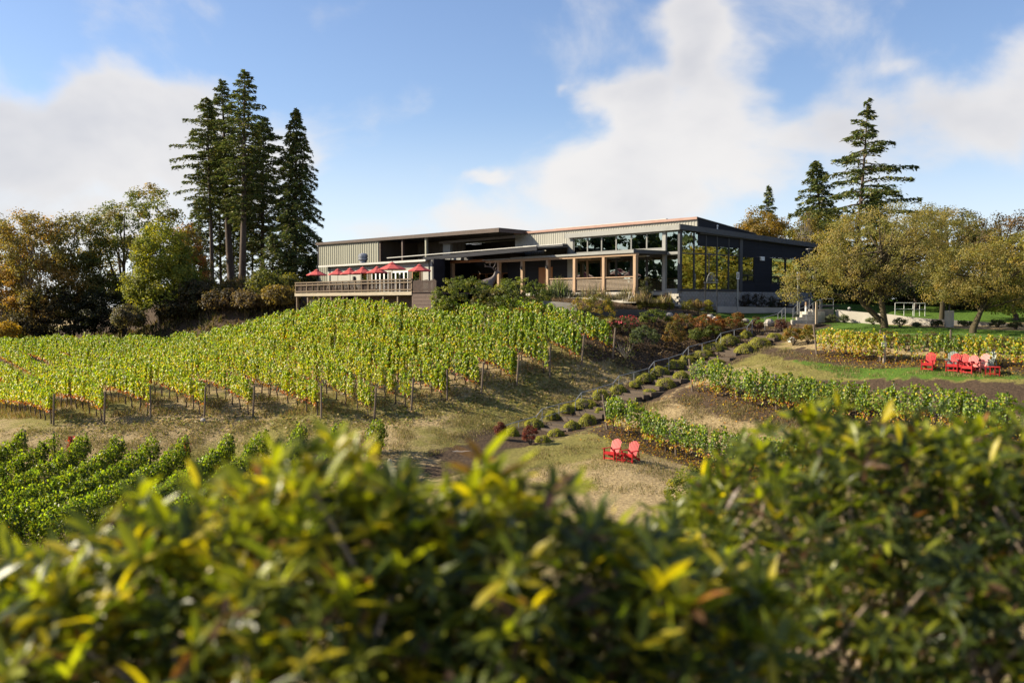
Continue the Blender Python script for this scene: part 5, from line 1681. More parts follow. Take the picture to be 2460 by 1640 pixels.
for z in (0,):
    tank = thing('equipment', 'pale angled metal hopper in the open barn bay', 'hopper', BW(-32.0, 1.6, 4.5), PHI)
    MB().hexa([(-0.9, -0.3, -0.4), (0.9, -0.3, -0.4), (0.9, 0.3, -0.4), (-0.9, 0.3, -0.4)], [(-0.5, -0.3, 0.3), (1.2, -0.3, 0.15), (1.2, 0.3, 0.15), (-0.5, 0.3, 0.3)]).build('chute', M['grey_trim'], tank)

# ------------------------------------------------------------------ tasting annex on the deck
annex = thing('tasting_annex', 'low pale grey annex with french doors behind the deck', 'building', C0, PHI)
AY = -6.3
MB().box(-45.0, -24.95, AY, AY + 0.25, 0.5, 3.98).build('wall', M['annex_wall'], annex)
MB().box(-24.948, -24.7, AY, -5.0, 0.5, 4.1).build('side_wall', M['navy'], annex)
MB().box(-29.0, -24.95, -5.2, -5.0, 0.5, 4.0).build('side_wall', M['navy'], annex)
MB().box(-29.2, -29.0, -5.0, 1.1, 0.5, 4.3).build('side_wall', M['navy'], annex)
MB().box(-45.2, -45.0, AY, -1.1, 0.5, 3.9).build('side_wall', M['annex_wall'], annex)
MB().hexa([(-46.2, -6.8, 3.95), (-25.2, -6.8, 3.95), (-25.2, -1.05, 4.45), (-46.2, -1.05, 4.45)], [(-46.2, -6.8, 4.02), (-25.2, -6.8, 4.02), (-25.2, -1.05, 4.52), (-46.2, -1.05, 4.52)]).build('roof', M['roof_dark'], annex)
MB().box(-46.2, -25.2, -6.9, -6.81, 3.86, 4.05).build('gutter', M['roof_light'], annex)
for x in (-25.4, -44.6):
    MB().tube([(x, AY - 0.06, 0.9), (x, AY - 0.06, 3.85)], 0.05, 6).build('downpipe', M['dark_trim'], annex)


def door(x0, x1, z1, frame, leaf=1):
    w = (x1 - x0) / leaf
    for i in range(leaf):
        a, b = x0 + i * w + 0.01, x0 + (i + 1) * w - 0.01
        t_ = 0.1
        fr = MB().box(a, a + t_, AY - 0.06, AY - 0.002, 0.88, z1).box(b - t_, b, AY - 0.06, AY - 0.002, 0.88, z1).box(a + t_, b - t_, AY - 0.06, AY - 0.002, 0.88, 1.1).box(a + t_, b - t_, AY - 0.06, AY - 0.002, z1 - 0.1, z1)
        d = fr.build('door', M[frame], annex)
        MB().box(a + t_, b - t_, AY - 0.03, AY - 0.015, 1.1, z1 - 0.1).build('pane', M['glass_front'], d)


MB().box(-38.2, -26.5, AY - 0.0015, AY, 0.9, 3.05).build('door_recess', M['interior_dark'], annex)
door(-38.0, -36.6, 3.1, 'annex_wall', 1)
door(-35.8, -32.6, 3.05, 'white_paint', 4)
door(-32.0, -29.0, 3.05, 'white_paint', 4)
door(-28.3, -26.9, 3.05, 'wood_warm', 1)
for i, x in enumerate((-39.3, -31.0 + 0.7)):
    w = MB().box(x - 0.12, x + 0.12, AY - 0.2, AY - 0.002, 2.3, 2.75).build('lantern', M['black_metal'], annex)
tv = thing('turbine_vent', 'round galvanised turbine vent on the annex roof', 'roof vent', BW(-41.5, -4.0, 4.2), PHI)
MB().lathe([(0.36, 0.0), (0.36, 0.3)], 14).build('base', M['steel'], tv)
MB().lathe([(0.4, 0.3), (0.52, 0.42), (0.52, 0.62), (0.42, 0.66), (0.52, 0.7), (0.52, 0.95), (0.3, 1.1), (0.05, 1.15)], 14).build('head', M['steel'], tv)

# entrance canopy between the annex and the porch
can = thing('entrance_canopy', 'dark sloping entrance canopy over the recess beside the annex', 'canopy', C0, PHI)
MB().hexa([(-28.0, -5.2, 4.28), (-11.05, -5.2, 4.50), (-13.5, 1.9, 5.0), (-30.0, 1.9, 4.7)], [(-28.0, -5.2, 4.38), (-11.05, -5.2, 4.62), (-13.5, 1.9, 5.1), (-30.0, 1.9, 4.8)]).build('roof', M['roof_dark'], can)
MB().hexa([(-28.0, -5.3, 4.05), (-11.0, -5.3, 4.36), (-11.0, -5.205, 4.36), (-28.0, -5.205, 4.05)], [(-28.0, -5.3, 4.40), (-11.0, -5.3, 4.68), (-11.0, -5.205, 4.68), (-28.0, -5.205, 4.40)]).build('fascia', M['navy'], can)
MB().hexa([(-34.5, -5.34, 4.50), (-11.0, -5.34, 4.70), (-11.0, -5.0, 4.70), (-34.5, -5.0, 4.50)], [(-34.5, -5.34, 4.58), (-11.0, -5.34, 4.77), (-11.0, -5.0, 4.77), (-34.5, -5.0, 4.58)]).build('roof_edge', M['roof_light'], can)
MB().box(-18.5, -13.05, -0.6, 2.0, 5.12, 5.2).build('roof_ledge', M['roof_light'], can)
MB().box(-18.5, -13.05, -0.55, 2.0, 4.98, 5.115).build('ledge_fascia', M['dark_trim'], can)
for x in (-25.5,):
    MB().box(x - 0.16, x + 0.16, -3.7, -3.4, 0.5, 3.75).build('post', M['wood_post'], can)
MB().box(-25.7, -20.3, -3.72, -3.4, 3.76, 3.98).build('beam', M['wood_warm'], can)
MB().box(-30.0, -20.5, 1.1, 1.3, 0.5, 4.72).build('back_wall', M['roof_dark'], can)
for i in range(5):
    x = -28.6 + i * 1.25
    fr = MB().box(x, x + 0.1, 1.0, 1.095, 0.9, 2.9).box(x + 1.0, x + 1.1, 1.0, 1.095, 0.9, 2.9).box(x + 0.1, x + 1.0, 1.0, 1.095, 2.8, 2.9).box(x + 0.1, x + 1.0, 1.0, 1.095, 0.9, 1.0)
    d = fr.build('door', M['wood_warm'], can)
    MB().box(x + 0.1, x + 1.0, 1.05, 1.065, 1.0, 2.8).build('pane', M['glass_front'], d)
sp = MB()
for k in range(14):
    sp.box(-26.9 + 0.0, -25.9, -4.4, -4.34, 1.0 + k * 0.19, 1.13 + k * 0.19)
sp.build('slat_screen', M['wood_warm'], can, kind='stuff')
MB().box(-24.6, -20.01, -3.6, 0.95, 0.45, 0.8).build('floor', M['concrete_dark'], can)

# ------------------------------------------------------------------ deck
deck = thing('deck', 'long raised timber deck with a brown railing in front of the annex', 'deck', C0, PHI)
DX0, DX1, DYF = -35.6, -15.1, -15.0
MB().box(DX0, DX1, DYF, AY - 0.05, 0.72, 0.86).build('floor', M['deck_dark'], deck)
MB().box(-24.9, -15.1, AY - 0.04, -3.7, 0.70, 0.84).build('floor', M['deck_dark'], deck)
MB().box(DX0 - 0.03, DX1 + 0.03, DYF - 0.06, DYF - 0.004, 0.62, 0.90).build('fascia_board', M['deck_fascia'], deck)
MB().box(DX0 - 0.06, DX0 - 0.004, DYF, AY - 0.05, 0.62, 0.9).build('fascia_board', M['deck_fascia'], deck)
npst = 10
for i in range(npst):
    x = DX0 + 0.07 + (DX1 - DX0 - 0.14) * i / (npst - 1)
    MB().box(x - 0.06, x + 0.06, DYF + 0.0, DYF + 0.12, 0.865, 1.95).build('rail_post', M['deck_rail'], deck)
    zb = gz(*BW(x, DYF + 0.2, 0)[:2]) - 0.3
    MB().box(x - 0.09, x + 0.09, DYF + 0.1, DYF + 0.28, zb, 0.715).build('support_post', M['deck_rail'] if i % 2 == 0 else M['post'], deck)
    if i < npst - 1:
        xm = x + (DX1 - DX0 - 0.14) / (npst - 1) / 2
        MB().box(xm - 0.035, xm + 0.035, DYF + 0.01, DYF + 0.09, 0.865, 1.88).build('rail_post', M['deck_rail'], deck)
for z in (1.90, 1.66, 1.06):
    MB().box(DX0, DX1, DYF - 0.05, DYF - 0.004, z - 0.05, z + 0.05).build('rail', M['deck_rail'], deck)
bl = MB()
n_b = 150
for i in range(n_b):
    x = DX0 + 0.1 + (DX1 - DX0 - 0.2) * i / (n_b - 1)
    bl.box(x - 0.022, x + 0.022, DYF + 0.125, DYF + 0.16, 0.87, 1.85)
bl.build('balusters', M['deck_dark'], deck, kind='stuff')
bl = MB()
for i in range(50):
    y = DYF + 0.3 + i * 0.17
    bl.box(DX0 + 0.05, DX0 + 0.09, y, y + 0.04, 0.87, 1.85)
bl.box(DX0 + 0.02, DX0 + 0.1, DYF + 0.2, AY - 0.2, 1.86, 1.93)
bl.build('side_balusters', M['deck_dark'], deck, kind='stuff')
# right end: dark picket screen over a boarded skirt
bl = MB()
for i in range(22):
    x = DX1 + 0.12 + i * 0.15
    bl.box(x, x + 0.08, DYF + 0.05, DYF + 0.09, 0.8, 1.75 + 0.1 * ((i % 7) / 7))
bl.box(DX1 + 0.05, DX1 + 3.4, DYF + 0.1, DYF + 0.14, 1.0, 1.08).box(DX1 + 0.05, DX1 + 3.4, DYF + 0.1, DYF + 0.14, 1.6, 1.68)
bl.build('picket_screen', M['deck_dark'], deck, kind='stuff')
for k in range(5):
    MB().box(DX1 + 0.04, DX1 + 3.5, DYF + 0.0, DYF + 0.05, 0.73 - 0.3 * (k + 1), 0.73 - 0.3 * k - 0.02).build('skirt_board', M['deck_dark'], deck)
MB().box(DX0 + 0.3, DX0 + 9.0, DYF + 1.2, DYF + 1.4, -3, 0.3).build('foundation', M['concrete'], deck)
MB().box(DX0 + 9.01, DX1, DYF + 1.3, DYF + 1.5, -3, 0.65).build('foundation', M['deck_dark'], deck)

# umbrellas
proto = thing('patio_umbrella', '', 'umbrella', (0, 0, 0))
mb = MB()
k8 = 8
v = [(0, 0, 2.55)]
for ring, (r_, z_) in enumerate(((0.28, 2.44), (0.7, 2.24), (1.12, 2.03), (1.12, 1.96))):
    for k in range(k8):
        a = 2 * math.pi * (k + 0.3) / k8
        v.append((r_ * math.cos(a), r_ * math.sin(a), z_))
f = [(0, 1 + k, 1 + (k + 1) % k8) for k in range(k8)]
for ring in range(3):
    for k in range(k8):
        a = 1 + ring * k8 + k
        b = 1 + ring * k8 + (k + 1) % k8
        f.append((a, a + k8, b + k8, b))
mb.add(v, f)
mb.build('canopy', M['red_fabric'], proto)
v = [(0, 0, 2.66)]
for (r_, z_) in ((0.2, 2.56), (0.32, 2.47)):
    for k in range(k8):
        a = 2 * math.pi * (k + 0.3) / k8
        v.append((r_ * math.cos(a), r_ * math.sin(a), z_))
f = [(0, 1 + k, 1 + (k + 1) % k8) for k in range(k8)] + [(1 + k, 1 + k + k8, 1 + (k + 1) % k8 + k8, 1 + (k + 1) % k8) for k in range(k8)]
MB().add(v, f).build('vent_cap', M['red_fabric'], proto)
MB().tube([(0, 0, 0.02), (0, 0, 2.6)], 0.025, 8).build('pole', M['dark_trim'], proto)
MB().lathe([(0.03, 2.6), (0.04, 2.68), (0.01, 2.74)], 8).build('finial', M['dark_trim'], proto)
MB().lathe([(0.25, 0.0), (0.25, 0.06), (0.06, 0.1)], 12).build('base', M['dark_trim'], proto)
rb = MB()
for k in range(k8):
    a = 2 * math.pi * (k + 0.3) / k8
    rb.bar((0.05 * math.cos(a), 0.05 * math.sin(a), 2.3), (1.08 * math.cos(a), 1.08 * math.sin(a), 1.99), 0.02, 0.02)
rb.build('ribs', M['dark_trim'], proto)
UM = [(-34.6, -13.2, 0.9), (-31.9, -12.4, 0.84), (-29.4, -12.5, 0.86), (-26.4, -12.9, 0.92), (-24.4, -12.6, 0.88), (-20.3, -13.6, 1.12), (-17.6, -12.6, 0.92)]
UL = ['red patio umbrella at the far left end of the deck', 'red patio umbrella second from the left end of the deck', 'red patio umbrella third from the left end of the deck',
      'red patio umbrella in the middle of the deck, left of the white doors', 'red patio umbrella half hidden behind the largest one', 'largest and tallest red patio umbrella on the deck', 'red patio umbrella at the right end of the deck']
for i, (x, y, s_) in enumerate(UM):
    o = proto if i == 0 else copy_tree(proto)
    o.location = BW(x, y, 0.86)
    o.scale = (s_, s_, 0.90 if i != 5 else 0.99)
    o.rotation_euler = (0, 0, i * 0.7)
    tag(o, UL[i], 'umbrella', 'red patio umbrellas on the deck')

# retaining walls of the garden
rw = thing('retaining_wall', 'smooth grey concrete retaining wall between the golden shrub and the tall yellow one', 'wall', P(1340, 760, 74))
MB().hexa([P(1300, 800, 74), P(1385, 800, 72.6), P(1385, 800, 72.6) + Vector((0.1, 0.4, 0)), P(1300, 800, 74) + Vector((0.1, 0.4, 0))],
          [P(1300, 722, 74), P(1385, 729, 72.6), P(1385, 729, 72.6) + Vector((0.1, 0.4, 0)), P(1300, 722, 74) + Vector((0.1, 0.4, 0))]).build('panel', M['concrete_dark'], rw, world=True)
MB().hexa([P(1420, 775, 74.2), P(1640, 790, 74.6), P(1640, 790, 74.6) + Vector((0, 0.4, 0)), P(1420, 775, 74.2) + Vector((0, 0.4, 0))],
          [P(1420, 741, 74.2), P(1640, 747, 74.6), P(1640, 747, 74.6) + Vector((0, 0.4, 0)), P(1420, 741, 74.2) + Vector((0, 0.4, 0))]).build('panel', M['roof_dark'], rw, world=True)
cb = thing('garden_curb', 'low pale concrete curb along the back of the lawn', 'curb', P(1725, 744, 79.5))
a, b = P(1722, 745, 79.5), P(1910, 749, 81.5)
MB().hexa([a + Vector((0, 0, -0.3)), b + Vector((0, 0, -0.3)), b + Vector((0, 0.35, -0.3)), a + Vector((0, 0.35, -0.3))], [a + Vector((0, 0, 0.32)), b + Vector((0, 0, 0.32)), b + Vector((0, 0.35, 0.32)), a + Vector((0, 0.35, 0.32))]).build('curb', M['concrete'], cb, world=True)

# ------------------------------------------------------------------ elk statue
base_e = P(1168, 705, 84)
elk = thing('elk_statue', 'bronze elk statue with raised head and wide antlers behind the rhododendrons', 'statue', (base_e.x, base_e.y, base_e.z - 0.6))
E0 = Vector((base_e.x, base_e.y, base_e.z - 0.6))


def epx(px, py, d=0.0):
    p = P(px, py, 84 + d)
    return p - E0


me = bpy.data.meshes.new('body')
vv = [epx(1140, 686), epx(1152, 683), epx(1168, 681), epx(1180, 676), epx(1187, 668), epx(1190, 659), epx(1193, 653.5), epx(1198, 654), epx(1203, 657)]
ed = [(i, i + 1) for i in range(8)]
rad = [0.28, 0.34, 0.34, 0.32, 0.2, 0.14, 0.12, 0.09, 0.05]
for i, (src, pxx) in enumerate(((1, 1143), (3, 1178))):
    for s in (-0.2, 0.2):
        k = len(vv)
        top = vv[src]
        vv += [top + Vector((0, s, -0.35)), top + Vector((0.02, s, -0.85)), Vector((top.x, top.y + s, 0.02))]
        ed += [(src, k), (k, k + 1), (k + 1, k + 2)]
        rad += [0.17, 0.09, 0.06]
k = len(vv)
vv += [vv[6] + Vector((-0.1, -0.14, 0.16)), vv[6] + Vector((-0.1, 0.14, 0.16))]
ed += [(6, k), (6, k + 1)]
rad += [0.04, 0.04]
me.from_pydata([tuple(v_) for v_ in vv], ed, [])
eo = link('body', me, M['bronze'], elk)
md = eo.modifiers.new('skin', 'SKIN')
for i, r_ in enumerate(rad):
    me.skin_vertices[0].data[i].radius = (r_, r_)
me.skin_vertices[0].data[2].use_root = True
md2 = eo.modifiers.new('sub', 'SUBSURF')
md2.levels = md2.render_levels = 2
md.use_smooth_shade = True
for s in (-1, 1):
    am = MB()
    d = 0.25 * s
    am.tube([epx(1191, 653, 0), epx(1187, 648, d * 1.2), epx(1183, 643, d * 2), epx(1173, 640.5, d * 2.6), epx(1164, 640, d * 3)], [0.045, 0.04, 0.04, 0.03, 0.012], 6)
    am.tube([epx(1184, 644, d * 2), epx(1189, 637, d * 2.4), epx(1190, 629, d * 2.5)], [0.035, 0.03, 0.01], 6)
    am.tube([epx(1180, 642, d * 2.1), epx(1177, 636, d * 2.6), epx(1178, 630, d * 2.7)], [0.03, 0.025, 0.01], 6)
    am.tube([epx(1169, 640.5, d * 2.8), epx(1166, 637, d * 3), epx(1164, 634, d * 3.2)], [0.025, 0.02, 0.01], 6)
    am.tube([epx(1189, 651, d), epx(1191, 645, d * 1.7), epx(1192, 642, d * 1.9)], [0.03, 0.025, 0.01], 6)
    am.build('antler', M['bronze'], elk, smooth=True)

# ------------------------------------------------------------------ stair with timber risers
S0 = Vector((P(1302, 1020, 59).x, 59, 0))
sv = Vector((V[0], V[1], 0))
sr = Vector((-U[0], -U[1], 0))
stair = thing('garden_stair', 'long hillside stair of dark landscape timbers climbing to the winery', 'stair', (S0.x, S0.y, gz(S0.x, S0.y)))


def sz(t):
    """stair height along its run, from the rail feet seen in the photograph"""
    return float(np.interp(t, [-4, 0, 3.19, 6.41, 9.67, 13.0, 16.4, 19.9, 21.4, 25], [-8.0, -7.2, -6.45, -5.64, -4.81, -4.0, -3.13, -2.26, -2.01, -1.35]))


tim = {}
t_ = -4.0
nst = 0
while t_ < 24.5:
    run = (0.5, 0.5, 1.1, 1.1)[nst % 4]
    z = sz(t_ + 0.25)
    w = 2.3 + 0.35 * ((nst * 7) % 3 - 1) * 0.5
    p0 = S0 + sv * t_ + sr * 0.15
    ax = MB()
    a = p0 + Vector((0, 0, z))
    b = a + sr * w
    ax.hexa([a - Vector((0, 0, 0.25)), b - Vector((0, 0, 0.25)), b + sv * 0.2 - Vector((0, 0, 0.25)), a + sv * 0.2 - Vector((0, 0, 0.25))], [a, b, b + sv * 0.2, a + sv * 0.2])
    ax.build('timber', M['timber'], stair, world=True)
    # sleeper ends returning up the slope, and the tread behind
    MB().hexa([b - sr * 0.2 + sv * 0.205 - Vector((0, 0, 0.3)), b + sv * 0.205 - Vector((0, 0, 0.3)), b + sv * (run + 0.25) - Vector((0, 0, 0.3)), b - sr * 0.2 + sv * (run + 0.25) - Vector((0, 0, 0.3))],
              [b - sr * 0.2 + sv * 0.205 - Vector((0, 0, 0.006)), b + sv * 0.205 - Vector((0, 0, 0.006)), b + sv * (run + 0.25) - Vector((0, 0, 0.006)), b - sr * 0.2 + sv * (run + 0.25) - Vector((0, 0, 0.006))]).build('timber', M['timber'], stair, world=True)
    c = a + sv * 0.203 - Vector((0, 0, 0.02))
    d = b - sr * 0.203 + sv * 0.203 - Vector((0, 0, 0.02))
    MB().hexa([c - Vector((0, 0, 0.3)), d - Vector((0, 0, 0.3)), d + sv * run - Vector((0, 0, 0.3)), c + sv * run - Vector((0, 0, 0.3))], [c, d, d + sv * run, c + sv * run]).build('tread', M['tread'], stair, world=True)
    t_ += run
    nst += 1

hr = thing('handrail', 'long galvanised handrail along the left side of the timber stair', 'handrail', (S0.x, S0.y, sz(0)))
RPX = [(1189, 1041), (1204.5, 1024.7), (1246, 1011.5), (1288, 1000), (1302.7, 982), (1343, 970.6), (1382.5, 961.5), (1397, 943), (1435.5, 931.8), (1473, 920.6), (1486.8, 903), (1523, 894), (1559, 884), (1572, 868),
       (1607, 859.8), (1641, 848.6), (1654, 833), (1687, 825), (1720.5, 816), (1732, 800.6), (1764, 792.5), (1795, 785), (1807, 769), (1838, 761.8), (1869, 753.7), (1878.6, 744.5), (1887, 738)]


def on_line(px):
    r = (px - 1230) / FPX
    t = (r * S0.y - S0.x) / (V[0] - r * V[1])
    return t, S0 + sv * t


tops = []
for px, py in RPX:
    t, p = on_line(px)
    q = P(px, py, p.y)
    tops.append(q)
    zb = min(q.z - 0.8, sz(t) + 0.05)
    zb = max(zb, q.z - 1.15)
    MB().tube([(q.x, q.y, zb - 0.35), (q.x, q.y, q.z)], 0.024, 8).build('post', M['steel'], hr, world=True)
MB().tube([P(1171, 1041, 56.0)] + tops, 0.026, 8).build('top_rail', M['steel'], hr, world=True)
MB().tube([q - Vector((0, 0, 0.5)) for q in tops], 0.018, 6).build('lower_rail', M['steel'], hr, world=True)

# mounded dwarf shrubs on both sides of the stair
MOUND_L = [(1231, 1046, 32, 26), (1283, 1026, 38, 25), (1327, 1004, 32, 22), (1363, 990, 37, 24), (1404, 977, 48, 28), (1443, 957, 34, 22), (1486, 944, 40, 24), (1528, 924, 28, 18), (1551, 912, 38, 22),
           (1584, 898, 38, 22), (1622, 884, 38, 22), (1650, 873, 42, 24), (1689, 857, 42, 24), (1718, 842, 46, 26), (1752, 827, 40, 24), (1792, 811, 27, 20)]
MOUND_R = [(1304, 1061, 36, 22), (1336, 1047, 40, 24), (1374, 1032, 34, 24), (1412, 1019, 42, 27), (1441, 998, 26, 24), (1561, 949, 42, 24), (1600, 931, 42, 25), (1637, 914, 38, 27), (1722, 876, 42, 20),
           (1792, 846, 50, 27), (1825, 831, 46, 25), (1861, 816, 34, 20)]
MO = [(0.32, 0.32, 0.055), (0.41, 0.38, 0.06), (0.22, 0.24, 0.05)]
for side, lst in (('left', MOUND_L), ('right', MOUND_R)):
    for i, (px, py, w, h) in enumerate(lst):
        if side == 'left':
            t, p = on_line(px)
            p = p - sr * 0.75
            Yb = p.y
        else:
            g = G(px, py)
            Yb = g.y
        g = G(px, py)
        k = g.y / FPX
        rx, rz = w * k * 0.55, h * k * 0.6
        root = thing('mounded_shrub', 'rounded yellow-green mound %s of the timber stair, %s up from the bottom' % (side, ORD[i]), 'shrub', g, 0, 'rounded mounds along the timber stair')
        rx *= rng.uniform(0.88, 1.2)
        rz *= rng.uniform(0.8, 1.1)
        n = 2200
        d = rnd_dir(n)
        d[:, 2] = np.abs(d[:, 2])
        sh = 1 + 0.05 * np.sin(d[:, 0] * 7 + i) + 0.05 * np.sin(d[:, 1] * 9)
        c = np.array(g) + d * np.array([rx, rx * 0.9, rz * 1.5]) * (sh * rng.uniform(0.9, 1.04, n))[:, None] + np.array([0, 0, -0.05])
        c[:, 2] += 0.0
        base = np.array(MO)[rng.choice(3, n)]
        cards('foliage', c, d + rng.normal(0, 0.5, (n, 3)), d + rng.normal(0, 0.4, (n, 3)) + np.array([0, 0, 0.3]), 0.09, 0.04, np.clip(base * (1 + rng.normal(0, 0.2, (n, 1))), 0.01, 1), M['tree'], root, 0.2)
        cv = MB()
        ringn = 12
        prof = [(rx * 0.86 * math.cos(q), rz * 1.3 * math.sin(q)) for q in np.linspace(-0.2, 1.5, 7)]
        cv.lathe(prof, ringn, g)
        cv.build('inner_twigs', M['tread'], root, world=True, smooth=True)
for lab, px, py, w, h in (('dark red barberry at the foot of the stair', 1275, 1068, 44, 50), ('rusty small barberry left of the handrail foot', 1202, 1056, 32, 46)):
    shrub(lab, px, py, w, h, [(0.17, 0.03, 0.03), (0.1, 0.03, 0.02), (0.2, 0.08, 0.05)], n_cl=50, per=40, L=0.07, cl=0.14, group='barberries at the foot of the stair')

# grey path end and boulders
pp = [G(*q) for q in ((1085, 1085), (1110, 1081.5), (1150, 1079), (1180, 1080), (1150, 1083), (1110, 1086.5))]
me = MB()
me.add([p + Vector((0, 0, 0.03)) for p in pp] + [p - Vector((0, 0, 0.2)) for p in pp], [tuple(range(6))] + [(i, i + 6, (i + 1) % 6 + 6, (i + 1) % 6) for i in range(6)])
me.build('path', M['path'], None)['kind'] = 'structure'
BO = [(1608, 760, 22, 12, 'pale flat boulder left of the orange shrubs'), (1650, 763, 30, 9, 'long flat stone on the lawn edge'), (1704, 768, 24, 14, 'grey boulder below the arched trellis'), (1722, 770, 26, 12, 'tan boulder right of the arched trellis'),
      (1848, 782, 26, 18, 'rounded tan boulder beside the upper handrail'), (1902, 821, 18, 13, 'white rounded rock at the top of the stair'), (1790, 774, 22, 10, 'low stone at the front of the lawn'), (488, 1013, 14, 10, 'small pale stone at the foot of a vine row'),
      (936, 1117, 12, 20, 'small pale marker stone on the dry bank')]
for i, (px, py, w, h, lab) in enumerate(BO):
    g = G(px, py)
    k = g.y / FPX
    r_ = w * k / 2
    v, f = [], []
    nn_, mm_ = 9, 6
    for a in range(mm_ + 1):
        for b in range(nn_):
            th, ph = math.pi * a / mm_, 2 * math.pi * b / nn_
            d = Vector((math.sin(th) * math.cos(ph), math.sin(th) * math.sin(ph), math.cos(th)))
            q = 1 + 0.22 * mnoise.noise(d * 1.7 + Vector((i * 3.1, 0, 0)))
            v.append((d.x * r_ * q, d.y * r_ * 0.8 * q, d.z * h * k * 0.6 * q + h * k * 0.35))
    for a in range(mm_):
        for b in range(nn_):
            f.append((a * nn_ + b, (a + 1) * nn_ + b, (a + 1) * nn_ + (b + 1) % nn_, a * nn_ + (b + 1) % nn_))
    o = MB().add(v, f).build('boulder', M['white_paint'] if 'white' in lab else M['stone'], None)
    o.location = g
    tag(o, lab, 'boulder', 'boulders in the garden')

# ------------------------------------------------------------------ arched trellis, bollards, lamps
at_ = P(1708, 753, 76)
tre = thing('arched_trellis', 'black metal trellis with an arched scrollwork top on the lawn', 'trellis', at_)
k = 76 / FPX
hw, zt, zb = 14.3 * k, 74 * k, 0
for s in (-1, 1):
    MB().tube([(s * hw, 0, -0.2), (s * hw, 0, zt + 0.1)], 0.035, 6).build('leg', M['black_metal'], tre)
MB().bar((-hw - 0.1, 0, zt), (hw + 0.1, 0, zt), 0.06, 0.06).build('crossbar', M['grey_trim'], tre)
sc_ = MB()
ra = 10.5 * k
sc_.tube([(ra * math.cos(a) * 1.0, 0, zt + 0.05 + ra * 2.1 * math.sin(a)) for a in np.linspace(0, math.pi, 14)], 0.025, 5)
for i in range(9):
    cx, cz = random.uniform(-0.6, 0.6) * ra, zt + 0.12 + random.uniform(0.1, 1.3) * ra
    q = random.uniform(0.06, 0.12)
    sc_.tube([(cx + q * (1 - j / 16) * math.cos(j * 0.7), 0, cz + q * (1 - j / 16) * math.sin(j * 0.7)) for j in range(15)], 0.012, 4)
for i in range(5):
    x = -ra * 0.7 + i * ra * 0.35
    sc_.tube([(x, 0, zt + 0.03), (x * 0.9, 0, zt + 0.05 + math.sqrt(max(0.01, 1 - (x * 0.9 / ra) ** 2)) * ra * 2.0)], 0.01, 4)
sc_.build('scrollwork', M['grey_trim'], tre)
fl = MB().lathe([(0.02, 0.0), (0.1, 0.06), (0.02, 0.16)], 8, (hw, 0, zt + 0.1)).build('finial', M['grey_trim'], tre)
for i, (px, py, Yb, ptop) in enumerate([(1772, 738, 79, 654), (1917, 745, 76, 654)]):
    b = P(px, py, Yb)
    H = (py - ptop) * Yb / FPX
    t = thing('slot_post', ('slim grey post with a white slotted head in front of the glass wall' if i == 0 else 'slim grey post with a white slotted head beside the orchard tree'), 'post', b, 0, 'slim posts with white slotted heads')
    MB().box(-0.06, 0.06, -0.06, 0.06, -0.3, H - 0.56).build('shaft', M['grey_trim'], t)
    MB().box(-0.1, -0.05, -0.05, 0.05, H - 0.555, H).box(0.05, 0.1, -0.05, 0.05, H - 0.555, H).box(-0.05, 0.05, -0.05, 0.05, H - 0.555, H - 0.48).box(-0.05, 0.05, -0.05, 0.05, H - 0.07, H).build('slotted_head', M['white_paint'], t)
b = P(1943, 745, 80)
lp = thing('lamp_post', 'dark lamp post with a flat disc head at the roof end', 'lamp post', b)
H = (745 - 600) * 80 / FPX
MB().tube([(0, 0, -0.3), (0, 0, H)], [0.07, 0.045], 8).build('pole', M['dark_trim'], lp)
MB().lathe([(0.08, H - 0.25), (0.2, H - 0.05), (0.32, H), (0.3, H + 0.06), (0.05, H + 0.1)], 14).build('head', M['dark_trim'], lp)
g = G(2040, 774)
bo = thing('bollard', 'short black bollard with a pale cap on the lawn before the ramp', 'bollard', g)
MB().tube([(0, 0, -0.2), (0, 0, 1.0)], 0.12, 10).build('body', M['black_metal'], bo)
MB().lathe([(0.12, 1.003), (0.13, 1.06), (0.02, 1.14)], 10).build('cap', M['roof_light'], bo)
g = G(2280, 786)
pl_ = thing('concrete_pillar', 'round concrete pillar between the two orchard trunks', 'pillar', g)
MB().lathe([(0.3, -0.2), (0.3, 1.1), (0.27, 1.15)], 16).build('shaft', M['concrete'], pl_, smooth=False)
MB().tube([(0, 0, 1.153), (0.02, 0, 2.6)], 0.05, 6).build('pole', M['dark_trim'], pl_)

# ------------------------------------------------------------------ concrete steps, ramp wall and railings
st_b = P(1935, 776, 73)
stp = thing('concrete_steps', 'short flight of concrete steps at the top of the garden', 'steps', st_b)
for i in range(4):
    a = P(1903 + i * 12, 776, 73.2 + i * 0.4)
    z0 = st_b.z - 0.4
    z1 = st_b.z + 0.22 + i * 0.2
    MB().box(a.x, a.x + 1.7 - i * 0.12, a.y, a.y + 0.395 if i < 3 else a.y + 2.0, z0, z1).build('step', M['concrete'], stp, world=True)
MB().box(P(1962, 776, 74).x, P(2012, 776, 74).x, 74.9, 76.2, st_b.z - 0.4, st_b.z + 1.0).build('landing', M['concrete_dark'], stp, world=True)
rl = thing('step_railing', 'pair of steel railings on the concrete steps', 'railing', st_b)


def rail_run(parent, pts, h=0.95, mid=True, mt='steel', r_=0.024):
    for p in pts:
        MB().tube([p - Vector((0, 0, 0.05)), p + Vector((0, 0, h))], r_, 6).build('post', M[mt], parent, world=True)
    MB().tube([p + Vector((0, 0, h)) for p in pts], r_, 6).build('top_rail', M[mt], parent, world=True)
    if mid:
        MB().tube([p + Vector((0, 0, h * 0.5)) for p in pts], r_ * 0.8, 6).build('lower_rail', M[mt], parent, world=True)


